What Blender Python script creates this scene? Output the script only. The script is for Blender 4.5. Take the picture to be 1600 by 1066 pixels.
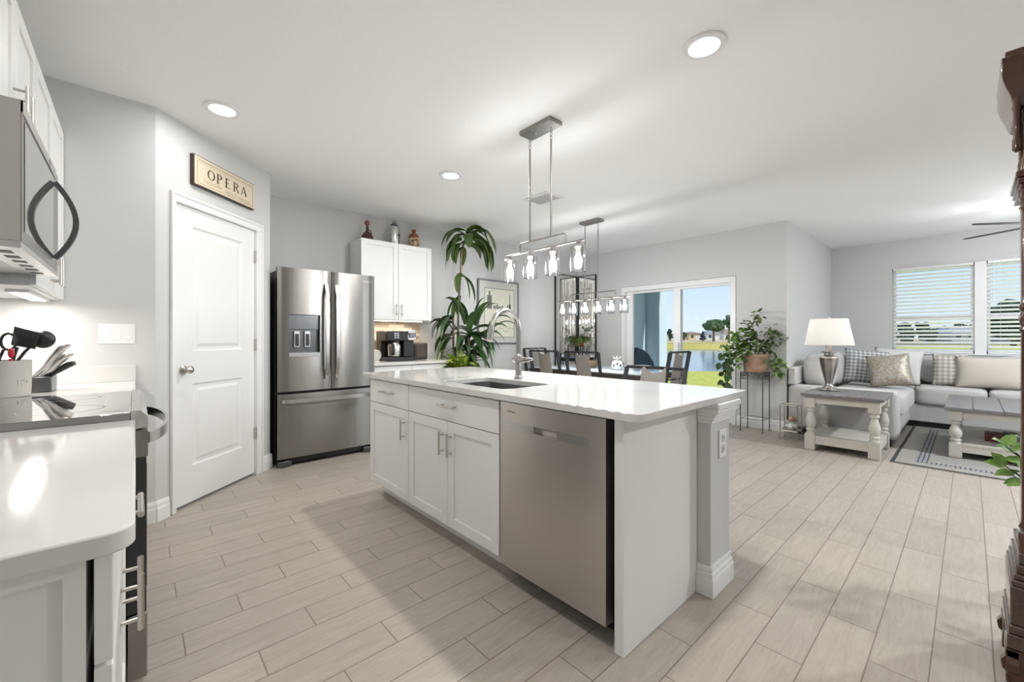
import bpy, bmesh, math, random
from mathutils import Vector, Matrix, noise

for _o in list(bpy.data.objects):
    bpy.data.objects.remove(_o)
SC = bpy.context.scene
COL = SC.collection
PI = math.pi
random.seed(7)

# ---------------------------------------------------------------- camera
CS, SN = .6718, .7407            # heading of the camera: (CS, SN) in the floor plan
H = 1.16
cam = bpy.data.cameras.new('camera')
cam.sensor_width = 36.0
cam.lens = 648.45 / 1600 * 36
cam.shift_y = -4.26 / 1600
cam.clip_start = .03
cam.clip_end = 900
camo = bpy.data.objects.new('camera', cam)
COL.objects.link(camo)
camo.location = (0, 0, H)
camo.rotation_euler = (PI / 2, 0, math.atan2(SN, CS) - PI / 2)
SC.camera = camo

# ---------------------------------------------------------------- view, world, sun
SC.view_settings.view_transform = 'Standard'
SC.view_settings.look = 'None'
SC.view_settings.exposure = 0.43
SC.view_settings.gamma = 1.0
SC.view_settings.use_curve_mapping = False
SC.cycles.max_bounces = 9
SC.cycles.diffuse_bounces = 6
SC.cycles.glossy_bounces = 4
SC.cycles.transmission_bounces = 6
SC.cycles.transparent_max_bounces = 16
SC.cycles.sample_clamp_indirect = 4.0
SC.cycles.caustics_reflective = False
SC.cycles.caustics_refractive = False
SC.cycles.use_denoising = True

world = bpy.data.worlds.new('sky')
SC.world = world
world.use_nodes = True
wn, wl = world.node_tree.nodes, world.node_tree.links
wn.clear()
w_out = wn.new('ShaderNodeOutputWorld')
w_bg = wn.new('ShaderNodeBackground')
w_tc = wn.new('ShaderNodeTexCoord')
w_sx = wn.new('ShaderNodeSeparateXYZ')
w_cr = wn.new('ShaderNodeValToRGB')
wl.new(w_tc.outputs['Generated'], w_sx.inputs[0])
wl.new(w_sx.outputs['Z'], w_cr.inputs[0])
wl.new(w_cr.outputs[0], w_bg.inputs[0])
wl.new(w_bg.outputs[0], w_out.inputs[0])
w_cr.color_ramp.elements[0].position = 0.0
w_cr.color_ramp.elements[0].color = (.76, .87, .97, 1)
w_cr.color_ramp.elements[1].position = .9
w_cr.color_ramp.elements[1].color = (.25, .48, .85, 1)
e = w_cr.color_ramp.elements.new(.14)
e.color = (.55, .75, .96, 1)
w_bg.inputs[1].default_value = .80


def add_light(name, kind, loc, energy, color=(1, 1, 1), size=.1, size_y=None, rot=(0, 0, 0), shape=None):
    l = bpy.data.lights.new(name, kind)
    l.energy = energy
    l.color = color
    if kind == 'AREA':
        l.size = size
        if shape:
            l.shape = shape
        if size_y:
            l.shape = 'RECTANGLE'
            l.size_y = size_y
    elif kind == 'POINT':
        l.shadow_soft_size = size
    o = bpy.data.objects.new(name, l)
    o.location = loc
    o.rotation_euler = rot
    COL.objects.link(o)
    return o


sun = add_light('sun', 'SUN', (0, 0, 30), 2.5, (1, .95, .86))
sun.data.angle = math.radians(.6)
sun.rotation_euler = Vector((-.2, 1.0, -1.25)).to_track_quat('-Z', 'Y').to_euler()
P_CEIL = 17.0      # watts of one recessed ceiling light
P_BULB = 14.0       # watts of one pendant bulb
WARM = (1.0, .98, .95)
COOL = (.93, .97, 1.0)


# ---------------------------------------------------------------- materials
def S(r, g, b):
    def f(v):
        v /= 255.0
        return v / 12.92 if v <= .04045 else ((v + .055) / 1.055) ** 2.4
    return (f(r), f(g), f(b), 1)


def mat(name, col, rough=.5, metal=0.0, noise_amt=0.0, noise_scale=20.0, bump=0.0, bump_scale=60.0,
        emit=None, emit_s=0.0, spec=.5, aniso=0.0, coat=0.0, col2=None, stretch=None, sheen=0.0):
    m = bpy.data.materials.new(name)
    m.use_nodes = True
    n, l = m.node_tree.nodes, m.node_tree.links
    b = n['Principled BSDF']
    b.inputs['Base Color'].default_value = col
    b.inputs['Roughness'].default_value = rough
    b.inputs['Metallic'].default_value = metal
    b.inputs['Specular IOR Level'].default_value = spec
    b.inputs['Coat Weight'].default_value = coat
    b.inputs['Sheen Weight'].default_value = sheen
    if emit:
        b.inputs['Emission Color'].default_value = emit
        b.inputs['Emission Strength'].default_value = emit_s
    tc = n.new('ShaderNodeTexCoord')
    src = tc.outputs['Object']
    if stretch:
        mp = n.new('ShaderNodeMapping')
        mp.inputs['Scale'].default_value = stretch
        l.new(src, mp.inputs[0])
        src = mp.outputs[0]
    if noise_amt or col2:
        t = n.new('ShaderNodeTexNoise')
        t.inputs['Scale'].default_value = noise_scale
        t.inputs['Detail'].default_value = 5
        l.new(src, t.inputs['Vector'])
        mx = n.new('ShaderNodeMix')
        mx.data_type = 'RGBA'
        if col2:
            cr = n.new('ShaderNodeValToRGB')
            cr.color_ramp.elements[0].position = .35
            cr.color_ramp.elements[1].position = .65
            l.new(t.outputs[0], cr.inputs[0])
            l.new(cr.outputs[0], mx.inputs[0])
            mx.inputs[6].default_value = col
            mx.inputs[7].default_value = col2
        else:
            l.new(t.outputs[0], mx.inputs[0])
            mx.inputs[6].default_value = tuple(c * (1 - noise_amt) for c in col[:3]) + (1,)
            mx.inputs[7].default_value = tuple(min(1, c * (1 + noise_amt)) for c in col[:3]) + (1,)
        l.new(mx.outputs[2], b.inputs['Base Color'])
    if bump:
        t2 = n.new('ShaderNodeTexNoise')
        t2.inputs['Scale'].default_value = bump_scale
        t2.inputs['Detail'].default_value = 3
        l.new(src, t2.inputs['Vector'])
        bp = n.new('ShaderNodeBump')
        bp.inputs['Strength'].default_value = bump
        bp.inputs['Distance'].default_value = .01
        l.new(t2.outputs[0], bp.inputs['Height'])
        l.new(bp.outputs[0], b.inputs['Normal'])
    if aniso:
        b.inputs['Anisotropic'].default_value = aniso
        b.inputs['Anisotropic Rotation'].default_value = .25
        tg = n.new('ShaderNodeTangent')
        tg.direction_type = 'RADIAL'
        tg.axis = 'Z'
        l.new(tg.outputs[0], b.inputs['Tangent'])
    return m


def thin_glass(name, tint=(1, 1, 1, 1), refl=.08, blend=.3, rough=.0, gain=.6):
    m = bpy.data.materials.new(name)
    m.use_nodes = True
    n, l = m.node_tree.nodes, m.node_tree.links
    n.clear()
    o = n.new('ShaderNodeOutputMaterial')
    tr = n.new('ShaderNodeBsdfTransparent')
    tr.inputs[0].default_value = tint
    gl = n.new('ShaderNodeBsdfGlossy')
    gl.inputs['Roughness'].default_value = rough
    lw = n.new('ShaderNodeLayerWeight')
    lw.inputs[0].default_value = blend
    mu = n.new('ShaderNodeMath')
    mu.operation = 'MULTIPLY_ADD'
    mu.inputs[1].default_value = gain
    mu.inputs[2].default_value = refl * .3
    mx = n.new('ShaderNodeMixShader')
    l.new(lw.outputs['Facing'], mu.inputs[0])
    l.new(mu.outputs[0], mx.inputs[0])
    l.new(tr.outputs[0], mx.inputs[1])
    l.new(gl.outputs[0], mx.inputs[2])
    l.new(mx.outputs[0], o.inputs[0])
    return m


def emission(name, col, strength):
    m = bpy.data.materials.new(name)
    m.use_nodes = True
    n, l = m.node_tree.nodes, m.node_tree.links
    n.clear()
    o = n.new('ShaderNodeOutputMaterial')
    e = n.new('ShaderNodeEmission')
    e.inputs[0].default_value = col
    e.inputs[1].default_value = strength
    l.new(e.outputs[0], o.inputs[0])
    return m


def node_math(n, l, op, a, b=None, c=None):
    x = n.new('ShaderNodeMath')
    x.operation = op
    for i, v in enumerate((a, b, c)):
        if v is None:
            continue
        if isinstance(v, (int, float)):
            x.inputs[i].default_value = v
        else:
            l.new(v, x.inputs[i])
    return x.outputs[0]


def floor_material():
    """wood-look tiles .606 x .1525 m laid along x with one-third stagger"""
    m = bpy.data.materials.new('wood_look_tile')
    m.use_nodes = True
    n, l = m.node_tree.nodes, m.node_tree.links
    b = n['Principled BSDF']
    tc = n.new('ShaderNodeTexCoord')
    sp = n.new('ShaderNodeSeparateXYZ')
    l.new(tc.outputs['Object'], sp.inputs[0])
    M = lambda *a: node_math(n, l, *a)
    v = M('DIVIDE', M('SUBTRACT', sp.outputs[1], .0938 - .1525 * 40), .1525)
    row = M('FLOOR', v)
    fv = M('FRACT', v)
    xs = M('SUBTRACT', sp.outputs[0], M('MULTIPLY', row, .202))
    u = M('DIVIDE', M('ADD', xs, .606 * 60 + .202 * 43 - 1.954 + .606 * 3), .606)
    col_i = M('FLOOR', u)
    fu = M('FRACT', u)
    # distance to joint in metres
    du = M('MULTIPLY', M('MINIMUM', fu, M('SUBTRACT', 1.0, fu)), .606)
    dv = M('MULTIPLY', M('MINIMUM', fv, M('SUBTRACT', 1.0, fv)), .1525)
    d = M('MINIMUM', du, dv)
    grout = M('LESS_THAN', d, .0022)
    edge = n.new('ShaderNodeMapRange')
    edge.inputs[1].default_value = .001
    edge.inputs[2].default_value = .0035
    l.new(d, edge.inputs[0])
    # per tile random
    cmb = n.new('ShaderNodeCombineXYZ')
    l.new(col_i, cmb.inputs[0])
    l.new(row, cmb.inputs[1])
    wn_ = n.new('ShaderNodeTexWhiteNoise')
    wn_.noise_dimensions = '3D'
    l.new(cmb.outputs[0], wn_.inputs['Vector'])
    # grain
    mp = n.new('ShaderNodeMapping')
    mp.inputs['Scale'].default_value = (3.0, 26.0, 1)
    l.new(tc.outputs['Object'], mp.inputs[0])
    vadd = n.new('ShaderNodeVectorMath')
    vadd.operation = 'MULTIPLY_ADD'
    l.new(wn_.outputs['Color'], vadd.inputs[0])
    vadd.inputs[1].default_value = (9, 9, 9)
    l.new(mp.outputs[0], vadd.inputs[2])
    gr = n.new('ShaderNodeTexNoise')
    gr.inputs['Scale'].default_value = 1.6
    gr.inputs['Detail'].default_value = 8
    gr.inputs['Roughness'].default_value = .65
    gr.inputs['Distortion'].default_value = 1.2
    l.new(vadd.outputs[0], gr.inputs['Vector'])
    ramp = n.new('ShaderNodeValToRGB')
    ramp.color_ramp.elements[0].position = .25
    ramp.color_ramp.elements[0].color = S(162, 152, 142)
    ramp.color_ramp.elements[1].position = .75
    ramp.color_ramp.elements[1].color = S(184, 176, 167)
    l.new(gr.outputs[0], ramp.inputs[0])
    hsv = n.new('ShaderNodeHueSaturation')
    l.new(ramp.outputs[0], hsv.inputs['Color'])
    l.new(M('MULTIPLY_ADD', wn_.outputs['Value'], .10, .95), hsv.inputs['Value'])
    mx = n.new('ShaderNodeMix')
    mx.data_type = 'RGBA'
    l.new(grout, mx.inputs[0])
    l.new(hsv.outputs[0], mx.inputs[6])
    mx.inputs[7].default_value = S(130, 119, 109)
    l.new(mx.outputs[2], b.inputs['Base Color'])
    hgt = M('ADD', M('MULTIPLY', edge.outputs[0], 1.0), M('MULTIPLY', gr.outputs[0], .25))
    bp = n.new('ShaderNodeBump')
    bp.inputs['Strength'].default_value = .35
    bp.inputs['Distance'].default_value = .002
    l.new(hgt, bp.inputs['Height'])
    l.new(bp.outputs[0], b.inputs['Normal'])
    b.inputs['Roughness'].default_value = .42
    b.inputs['Specular IOR Level'].default_value = .4
    return m


def checker_material(name, c1, c2, scale):
    m = bpy.data.materials.new(name)
    m.use_nodes = True
    n, l = m.node_tree.nodes, m.node_tree.links
    b = n['Principled BSDF']
    tc = n.new('ShaderNodeTexCoord')
    mp = n.new('ShaderNodeMapping')
    mp.inputs['Rotation'].default_value = (0, 0, PI / 4)
    ck = n.new('ShaderNodeTexChecker')
    ck.inputs['Scale'].default_value = scale
    ck.inputs['Color1'].default_value = c1
    ck.inputs['Color2'].default_value = c2
    l.new(tc.outputs['UV'], mp.inputs[0])
    l.new(mp.outputs[0], ck.inputs[0])
    l.new(ck.outputs[0], b.inputs['Base Color'])
    b.inputs['Roughness'].default_value = .9
    return m


def stone_strip_material():
    m = bpy.data.materials.new('stacked_stone_tile')
    m.use_nodes = True
    n, l = m.node_tree.nodes, m.node_tree.links
    b = n['Principled BSDF']
    tc = n.new('ShaderNodeTexCoord')
    sp = n.new('ShaderNodeSeparateXYZ')
    l.new(tc.outputs['Object'], sp.inputs[0])
    cb = n.new('ShaderNodeCombineXYZ')
    l.new(sp.outputs[0], cb.inputs[0])
    l.new(sp.outputs[2], cb.inputs[1])
    br = n.new('ShaderNodeTexBrick')
    br.inputs['Scale'].default_value = 1
    br.inputs['Brick Width'].default_value = .21
    br.inputs['Row Height'].default_value = .036
    br.inputs['Mortar Size'].default_value = .0012
    br.inputs['Color1'].default_value = S(226, 212, 194)
    br.inputs['Color2'].default_value = S(140, 120, 104)
    br.inputs['Mortar'].default_value = S(150, 140, 128)
    br.inputs['Bias'].default_value = -.1
    l.new(cb.outputs[0], br.inputs['Vector'])
    l.new(br.outputs[0], b.inputs['Base Color'])
    b.inputs['Roughness'].default_value = .45
    return m


M = {}
M['wall'] = mat('wall_paint', (.59, .59, .585, 1), .75, bump=.05, bump_scale=160)
M['ceiling'] = mat('ceiling_paint', (.86, .86, .85, 1), .9, bump=.12, bump_scale=90)
M['trim'] = mat('white_trim_paint', (.80, .80, .80, 1), .35)
M['cab'] = mat('white_cabinet_paint', (.80, .80, .79, 1), .32)
M['quartz'] = mat('white_quartz', (.70, .69, .675, 1), .085, noise_scale=2.2, col2=(.65, .64, .625, 1), spec=.38)
M['floor'] = floor_material()
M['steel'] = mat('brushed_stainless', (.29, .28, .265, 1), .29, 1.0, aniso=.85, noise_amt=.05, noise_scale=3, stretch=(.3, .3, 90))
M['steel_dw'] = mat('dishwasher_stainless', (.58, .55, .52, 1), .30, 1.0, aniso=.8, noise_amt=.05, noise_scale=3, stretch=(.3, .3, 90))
M['steel_light'] = mat('light_brushed_steel', (.62, .61, .60, 1), .25, 1.0)
M['nickel'] = mat('brushed_nickel', (.58, .55, .51, 1), .28, 1.0)
M['pend'] = mat('dark_brushed_nickel', (.30, .285, .265, 1), .32, 1.0)
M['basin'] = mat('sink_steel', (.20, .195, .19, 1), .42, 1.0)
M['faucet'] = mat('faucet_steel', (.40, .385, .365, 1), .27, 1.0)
M['chrome'] = mat('polished_chrome', (.8, .8, .8, 1), .08, 1.0)
M['black'] = mat('black_plastic', (.015, .015, .016, 1), .35)
M['black_metal'] = mat('matte_black_metal', (.028, .030, .036, 1), .4, .3)
M['black_glass'] = mat('black_ceramic_glass', (.05, .042, .038, 1), .03, spec=1.0, coat=1.0)
M['black_glass'].node_tree.nodes['Principled BSDF'].inputs['IOR'].default_value = 2.1
M['dark_grey'] = mat('dark_grey_appliance_side', (.07, .065, .06, 1), .45)
M['gun'] = mat('gunmetal_handle', (.13, .135, .14, 1), .3, .7)
M['grey_plastic'] = mat('grey_plastic', (.20, .20, .205, 1), .5)
M['glass'] = thin_glass('window_glass', refl=.0, blend=.15, gain=.015, rough=.04)
M['shade_glass'] = thin_glass('clear_glass_shade', (.92, .93, .94, 1), .6, .66, gain=.85)
M['bulb'] = emission('glowing_bulb', (1, .97, .92, 1), 14)
_n, _l = M['bulb'].node_tree.nodes, M['bulb'].node_tree.links
_t, _a = _n.new('ShaderNodeBsdfTransparent'), _n.new('ShaderNodeAddShader')      # a clear bulb: its glow plus what shines through
_l.new(_n['Emission'].outputs[0], _a.inputs[0])
_l.new(_t.outputs[0], _a.inputs[1])
_l.new(_a.outputs[0], _n['Material Output'].inputs[0])
M['lens'] = emission('lit_downlight_lens', (1, .98, .95, 1), 9)
M['strip'] = emission('warm_led_strip', (1, .86, .68, 1), 9)
M['mirror'] = mat('silvered_mirror', (.88, .88, .87, 1), .015, 1.0)
M['fabric'] = mat('grey_linen_upholstery', S(186, 184, 182), .95, noise_amt=.08, noise_scale=240, bump=.3, bump_scale=500, sheen=.3)
M['pillow_beige'] = mat('beige_pillow_linen', S(196, 188, 178), .95, noise_amt=.07, noise_scale=200, bump=.3, bump_scale=480)
M['pillow_white'] = mat('off_white_pillow_cotton', S(205, 203, 200), .95, noise_amt=.04, noise_scale=150)
M['sequin'] = mat('gold_and_silver_sequins', S(150, 130, 98), .45, .35, noise_scale=55, col2=S(176, 178, 178))
M['check_blue'] = checker_material('blue_grey_check', S(132, 138, 146), S(200, 198, 192), 19)
M['check_beige'] = checker_material('beige_check', S(164, 158, 149), S(206, 201, 192), 17)
M['cream_wood'] = mat('distressed_cream_wood', S(190, 186, 178), .6, noise_amt=.12, noise_scale=14, stretch=(1, 1, .3))
M['grey_top'] = mat('weathered_grey_wood', S(112, 110, 112), .32, noise_amt=.2, noise_scale=9, stretch=(1, 7, 1))
M['walnut'] = mat('dark_walnut', S(70, 38, 22), .22, noise_amt=.45, noise_scale=9, stretch=(6, 6, .7), coat=.6)
M['leaf'] = mat('green_leaf', S(72, 96, 42), .42, noise_amt=.3, noise_scale=12)
M['leaf_deep'] = mat('deep_green_leaf', S(54, 82, 44), .4, noise_amt=.35, noise_scale=9)
M['leaf_light'] = mat('light_green_leaf', S(104, 138, 62), .5, noise_amt=.3, noise_scale=14)
M['leaf_yellow'] = mat('yellow_green_leaf', S(150, 166, 60), .5, noise_scale=30, col2=S(92, 122, 44))
M['cane'] = mat('woody_cane', S(132, 112, 88), .8, noise_amt=.25, noise_scale=30)
M['terracotta'] = mat('weathered_terracotta', S(172, 134, 110), .8, noise_scale=12, col2=S(190, 162, 142))
M['terracotta_red'] = mat('red_terracotta', S(146, 78, 44), .7, noise_amt=.2)
M['shade'] = mat('ivory_lamp_shade', (.88, .87, .85, 1), .9)
_n, _l = M['shade'].node_tree.nodes, M['shade'].node_tree.links
_t = _n.new('ShaderNodeBsdfTranslucent')
_t.inputs[0].default_value = (.95, .94, .92, 1)
_m = _n.new('ShaderNodeMixShader')
_m.inputs[0].default_value = .55
_l.new(_n['Principled BSDF'].outputs[0], _m.inputs[1])
_l.new(_t.outputs[0], _m.inputs[2])
_l.new(_m.outputs[0], _n['Material Output'].inputs[0])
M['slat'] = mat('translucent_vinyl_slat', (.95, .95, .95, 1), .5)
_n, _l = M['slat'].node_tree.nodes, M['slat'].node_tree.links
_t = _n.new('ShaderNodeBsdfTranslucent')
_t.inputs[0].default_value = (.97, .97, .97, 1)
_m = _n.new('ShaderNodeMixShader')
_m.inputs[0].default_value = .6
_l.new(_n['Principled BSDF'].outputs[0], _m.inputs[1])
_l.new(_t.outputs[0], _m.inputs[2])
_l.new(_m.outputs[0], _n['Material Output'].inputs[0])
M['white_paper'] = mat('mat_board', S(205, 204, 198), .8)
M['soil'] = mat('potting_soil', S(60, 46, 36), .95)
M['print'] = mat('cream_print_paper', S(224, 222, 206), .8, noise_amt=.05)
M['ink'] = mat('grey_ink', S(120, 120, 116), .8)
M['water'] = mat('lake_water', S(96, 122, 138), .12, bump=.25, bump_scale=1.5, spec=.6)


def grass_mat(name, c1, c2, sc):
    return mat(name, c1, .95, noise_scale=sc, col2=c2)


M['grass'] = grass_mat('sunlit_lawn', S(160, 164, 54), S(204, 198, 100), 6)
M['patio'] = mat('patio_concrete', S(180, 176, 170), .9, noise_amt=.08)
M['stucco'] = mat('pale_blue_stucco', S(214, 232, 246), .9, bump=.2, bump_scale=90)


# ---------------------------------------------------------------- mesh builder
class Fr:
    """a frame: point(a, b, z) = origin + a*u + b*n + z*up"""
    def __init__(self, o=(0, 0, 0), u=(1, 0), n=(0, 1)):
        self.o, self.u, self.n = Vector(o), Vector((u[0], u[1], 0)), Vector((n[0], n[1], 0))

    def __call__(self, a, b, z):
        return self.o + self.u * a + self.n * b + Vector((0, 0, z))


WORLDF = Fr()


class MB:
    def __init__(self, frame=None):
        self.v, self.f, self.uv = [], [], None
        self.F = frame or WORLDF

    def add(self, pts, faces, raw=False):
        k = len(self.v)
        self.v += [Vector(p) if raw else self.F(*p) for p in pts]
        self.f += [tuple(i + k for i in f) for f in faces]
        return self

    def box(self, x0, x1, y0, y1, z0, z1):
        p = [(x, y, z) for z in (z0, z1) for y in (y0, y1) for x in (x0, x1)]
        return self.add(p, [(0, 2, 3, 1), (4, 5, 7, 6), (0, 1, 5, 4), (2, 6, 7, 3), (0, 4, 6, 2), (1, 3, 7, 5)])

    def prism(self, poly, z0, z1):
        n = len(poly)
        p = [(x, y, z0) for x, y in poly] + [(x, y, z1) for x, y in poly]
        f = [tuple(range(n))[::-1], tuple(range(n, 2 * n))]
        f += [(i, (i + 1) % n, n + (i + 1) % n, n + i) for i in range(n)]
        return self.add(p, f)

    def vprism(self, poly, b0, b1):
        """polygon in the (a, z) plane, thickness b0..b1"""
        n = len(poly)
        p = [(a, b0, z) for a, z in poly] + [(a, b1, z) for a, z in poly]
        f = [tuple(range(n))[::-1], tuple(range(n, 2 * n))]
        f += [(i, (i + 1) % n, n + (i + 1) % n, n + i) for i in range(n)]
        return self.add(p, f)

    def lathe(self, prof, c=(0, 0), seg=24, cap=True):
        """prof: list of (r, z)"""
        p, f = [], []
        for r, z in prof:
            for i in range(seg):
                a = 2 * PI * i / seg
                p.append((c[0] + r * math.cos(a), c[1] + r * math.sin(a), z))
        for j in range(len(prof) - 1):
            for i in range(seg):
                f.append((j * seg + i, j * seg + (i + 1) % seg, (j + 1) * seg + (i + 1) % seg, (j + 1) * seg + i))
        if cap:
            f.append(tuple(range(seg))[::-1])
            k = (len(prof) - 1) * seg
            f.append(tuple(range(k, k + seg)))
        return self.add(p, f)

    def tube(self, pts, r, seg=10, cap=True, flat=None):
        """r number or list; flat=(w, t) with an up hint gives a strap"""
        P = [self.F(*q) for q in pts]
        n = len(P)
        rr = r if isinstance(r, (list, tuple)) else [r] * n
        out, f = [], []
        up0 = None
        for i in range(n):
            t = (P[min(i + 1, n - 1)] - P[max(i - 1, 0)])
            t = t.normalized() if t.length > 1e-9 else Vector((0, 0, 1))
            if up0 is None:
                ref = Vector((0, 0, 1)) if abs(t.z) < .9 else Vector((1, 0, 0))
                a = t.cross(ref).normalized()
            else:
                a = (up0 - t * up0.dot(t)).normalized()
            up0 = a
            b = t.cross(a)
            for k in range(seg):
                w = 2 * PI * k / seg
                out.append(P[i] + a * math.cos(w) * rr[i] + b * math.sin(w) * rr[i])
        for i in range(n - 1):
            for k in range(seg):
                f.append((i * seg + k, i * seg + (k + 1) % seg, (i + 1) * seg + (k + 1) % seg, (i + 1) * seg + k))
        if cap:
            f.append(tuple(range(seg))[::-1])
            f.append(tuple(range((n - 1) * seg, n * seg)))
        return self.add(out, f, raw=True)

    def cyl(self, p0, p1, r, seg=14):
        return self.tube([p0, p1], r, seg)

    def strap(self, pts, w, t, wdir):
        """ribbon of width w along wdir (a world vector) and thickness t along a path"""
        P = [self.F(*q) for q in pts]
        wd = Vector(wdir).normalized()
        n = len(P)
        out, f = [], []
        for i in range(n):
            tt = (P[min(i + 1, n - 1)] - P[max(i - 1, 0)]).normalized()
            nn = tt.cross(wd).normalized()
            for a, b in ((-1, -1), (1, -1), (1, 1), (-1, 1)):
                out.append(P[i] + wd * (a * w / 2) + nn * (b * t / 2))
        for i in range(n - 1):
            for k in range(4):
                f.append((i * 4 + k, i * 4 + (k + 1) % 4, (i + 1) * 4 + (k + 1) % 4, (i + 1) * 4 + k))
        f += [(3, 2, 1, 0), tuple(range((n - 1) * 4, n * 4))]
        return self.add(out, f, raw=True)

    def ball(self, c, rx, ry=None, rz=None, seg=16, rings=10):
        ry = ry or rx
        rz = rz or rx
        prof = []
        p, f = [], []
        for j in range(rings + 1):
            th = PI * j / rings
            for i in range(seg):
                a = 2 * PI * i / seg
                p.append((c[0] + rx * math.sin(th) * math.cos(a), c[1] + ry * math.sin(th) * math.sin(a), c[2] + rz * math.cos(th)))
        for j in range(rings):
            for i in range(seg):
                f.append((j * seg + i, j * seg + (i + 1) % seg, (j + 1) * seg + (i + 1) % seg, (j + 1) * seg + i))
        return self.add(p, f)

    def grid(self, fn, nu, nv, close_u=False):
        p = [fn(i / nu, j / nv) for j in range(nv + 1) for i in range(nu + 1)]
        f = []
        for j in range(nv):
            for i in range(nu):
                a = j * (nu + 1) + i
                f.append((a, a + 1, a + nu + 2, a + nu + 1))
        return self.add(p, f)

    def leaf(self, base, d, length, width, droop=.5, segs=7, fold=.15, twist=0.0):
        """an arching strap leaf starting at base, heading d, bending down"""
        p = Vector(base)
        d = Vector(d).normalized()
        step = length / segs
        side = d.cross(Vector((0, 0, 1)))
        side = side.normalized() if side.length > 1e-3 else Vector((1, 0, 0))
        side = Matrix.Rotation(twist, 3, d) @ side
        pts, f = [], []
        for i in range(segs + 1):
            t = i / segs
            w = width * (math.sin(PI * min(1, (t * .86 + .12))) ** .8) * .5
            if i == segs:
                w = .001
            nn = side.cross(d).normalized()
            pts += [p - side * w + nn * w * fold, p - nn * w * fold, p + side * w + nn * w * fold]
            d = (d + Vector((0, 0, -droop * step / length * 2.2 * (0.4 + t)))).normalized()
            side = (side - d * side.dot(d)).normalized()
            p = p + d * step
        for i in range(segs):
            a = i * 3
            f += [(a, a + 1, a + 4, a + 3), (a + 1, a + 2, a + 5, a + 4)]
        return self.add(pts, f, raw=True)

    def leaflet(self, c, d, n, L, W):
        """small pointed oval leaf, centre line d, normal n"""
        d = Vector(d).normalized()
        n = Vector(n)
        s = d.cross(n)
        s = s.normalized() if s.length > 1e-4 else Vector((1, 0, 0))
        n = s.cross(d)
        c = Vector(c)
        pts = [c, c + d * L * .3 + s * W * .5 + n * W * .12, c + d * L * .3, c + d * L * .3 - s * W * .5 + n * W * .12,
               c + d * L * .7 + s * W * .36 + n * W * .1, c + d * L * .7, c + d * L * .7 - s * W * .36 + n * W * .1, c + d * L - n * W * .1]
        return self.add(pts, [(0, 1, 2), (0, 2, 3), (1, 4, 5, 2), (2, 5, 6, 3), (4, 7, 5), (5, 7, 6)], raw=True)


OFF = {}


def mk(name, mb, m, off, smooth=False, bevel=0.0, seg=2, subd=0, angle=35):
    me = bpy.data.meshes.new(name)
    me.from_pydata([tuple(v - off) for v in mb.v], [], mb.f)
    bm = bmesh.new()
    bm.from_mesh(me)
    bmesh.ops.recalc_face_normals(bm, faces=bm.faces)
    bm.to_mesh(me)
    bm.free()
    if mb.uv:
        uvl = me.uv_layers.new(name='uv')
        for lp in me.loops:
            uvl.data[lp.index].uv = mb.uv[lp.vertex_index]
    me.materials.append(m)
    if smooth or bevel:
        for p in me.polygons:
            p.use_smooth = True
        if not subd and hasattr(me, 'set_sharp_from_angle'):
            me.set_sharp_from_angle(angle=math.radians(angle))
    o = bpy.data.objects.new(name, me)
    COL.objects.link(o)
    if bevel:
        b = o.modifiers.new('bevel', 'BEVEL')
        b.width = bevel
        b.segments = seg
        b.limit_method = 'ANGLE'
        b.angle_limit = math.radians(40)
    if subd:
        s = o.modifiers.new('subd', 'SUBSURF')
        s.levels = s.render_levels = subd
    return o


def meta(o, label, cat, group=None, kind=None):
    if label:
        o['label'] = label
    if cat:
        o['category'] = cat
    if group:
        o['group'] = group
    if kind:
        o['kind'] = kind
    return o


def thing(name, label, cat, loc=(0, 0, 0), rz=0.0, group=None, local=False):
    """Empty at the thing's base; parts are given in world coordinates unless local"""
    o = bpy.data.objects.new(name, None)
    o.empty_display_size = .1
    o.location = loc
    o.rotation_euler = (0, 0, rz)
    COL.objects.link(o)
    meta(o, label, cat, group)
    OFF[o.name] = Vector((0, 0, 0)) if local else Vector(loc)
    return o


def part(name, mb, m, parent, label=None, **k):
    o = mk(name, mb, m, OFF[parent.name], **k)
    o.parent = parent
    OFF[o.name] = OFF[parent.name]
    if label:
        o['label'] = label
    return o


def solo(name, mb, m, label, cat, loc=(0, 0, 0), group=None, rz=0.0, local=False, **k):
    off = Vector((0, 0, 0)) if local else Vector(loc)
    o = mk(name, mb, m, off, **k)
    o.location = loc
    o.rotation_euler = (0, 0, rz)
    OFF[o.name] = off
    meta(o, label, cat, group)
    return o


def struct(name, mb, m, **k):
    o = mk(name, mb, m, Vector((0, 0, 0)), **k)
    o['kind'] = 'structure'
    OFF[o.name] = Vector((0, 0, 0))
    return o


def dup(root, loc, rz=None, label=None, group=None):
    r = root.copy()
    COL.objects.link(r)
    r.location = loc
    if rz is not None:
        r.rotation_euler = (0, 0, rz)
    if label:
        r['label'] = label
    if group:
        r['group'] = group
    for ch in list(root.children):
        c = ch.copy()
        COL.objects.link(c)
        c.parent = r
        for g in ch.children:
            d = g.copy()
            COL.objects.link(d)
            d.parent = c
    return r


def W(d, r):
    """a point given by its distance ahead of the viewer and to the right of it, on the ground plan"""
    return (d * CS + r * SN, d * SN - r * CS)


# ================================================================ THE SETTING
CH = 2.62                     # ceiling height
XD, XL = 5.96, 8.43           # dining wall and window wall
XK, YB, YS, YN = -.63, 4.80, 1.52, -3.3
A, B = (.093, 3.45), (.89, 4.20)
DL = math.hypot(B[0] - A[0], B[1] - A[1])
du_ = ((B[0] - A[0]) / DL, (B[1] - A[1]) / DL)
FD = Fr((A[0], A[1], 0), du_, (du_[1], -du_[0]))      # pantry wall: a along it, b towards the room

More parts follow.
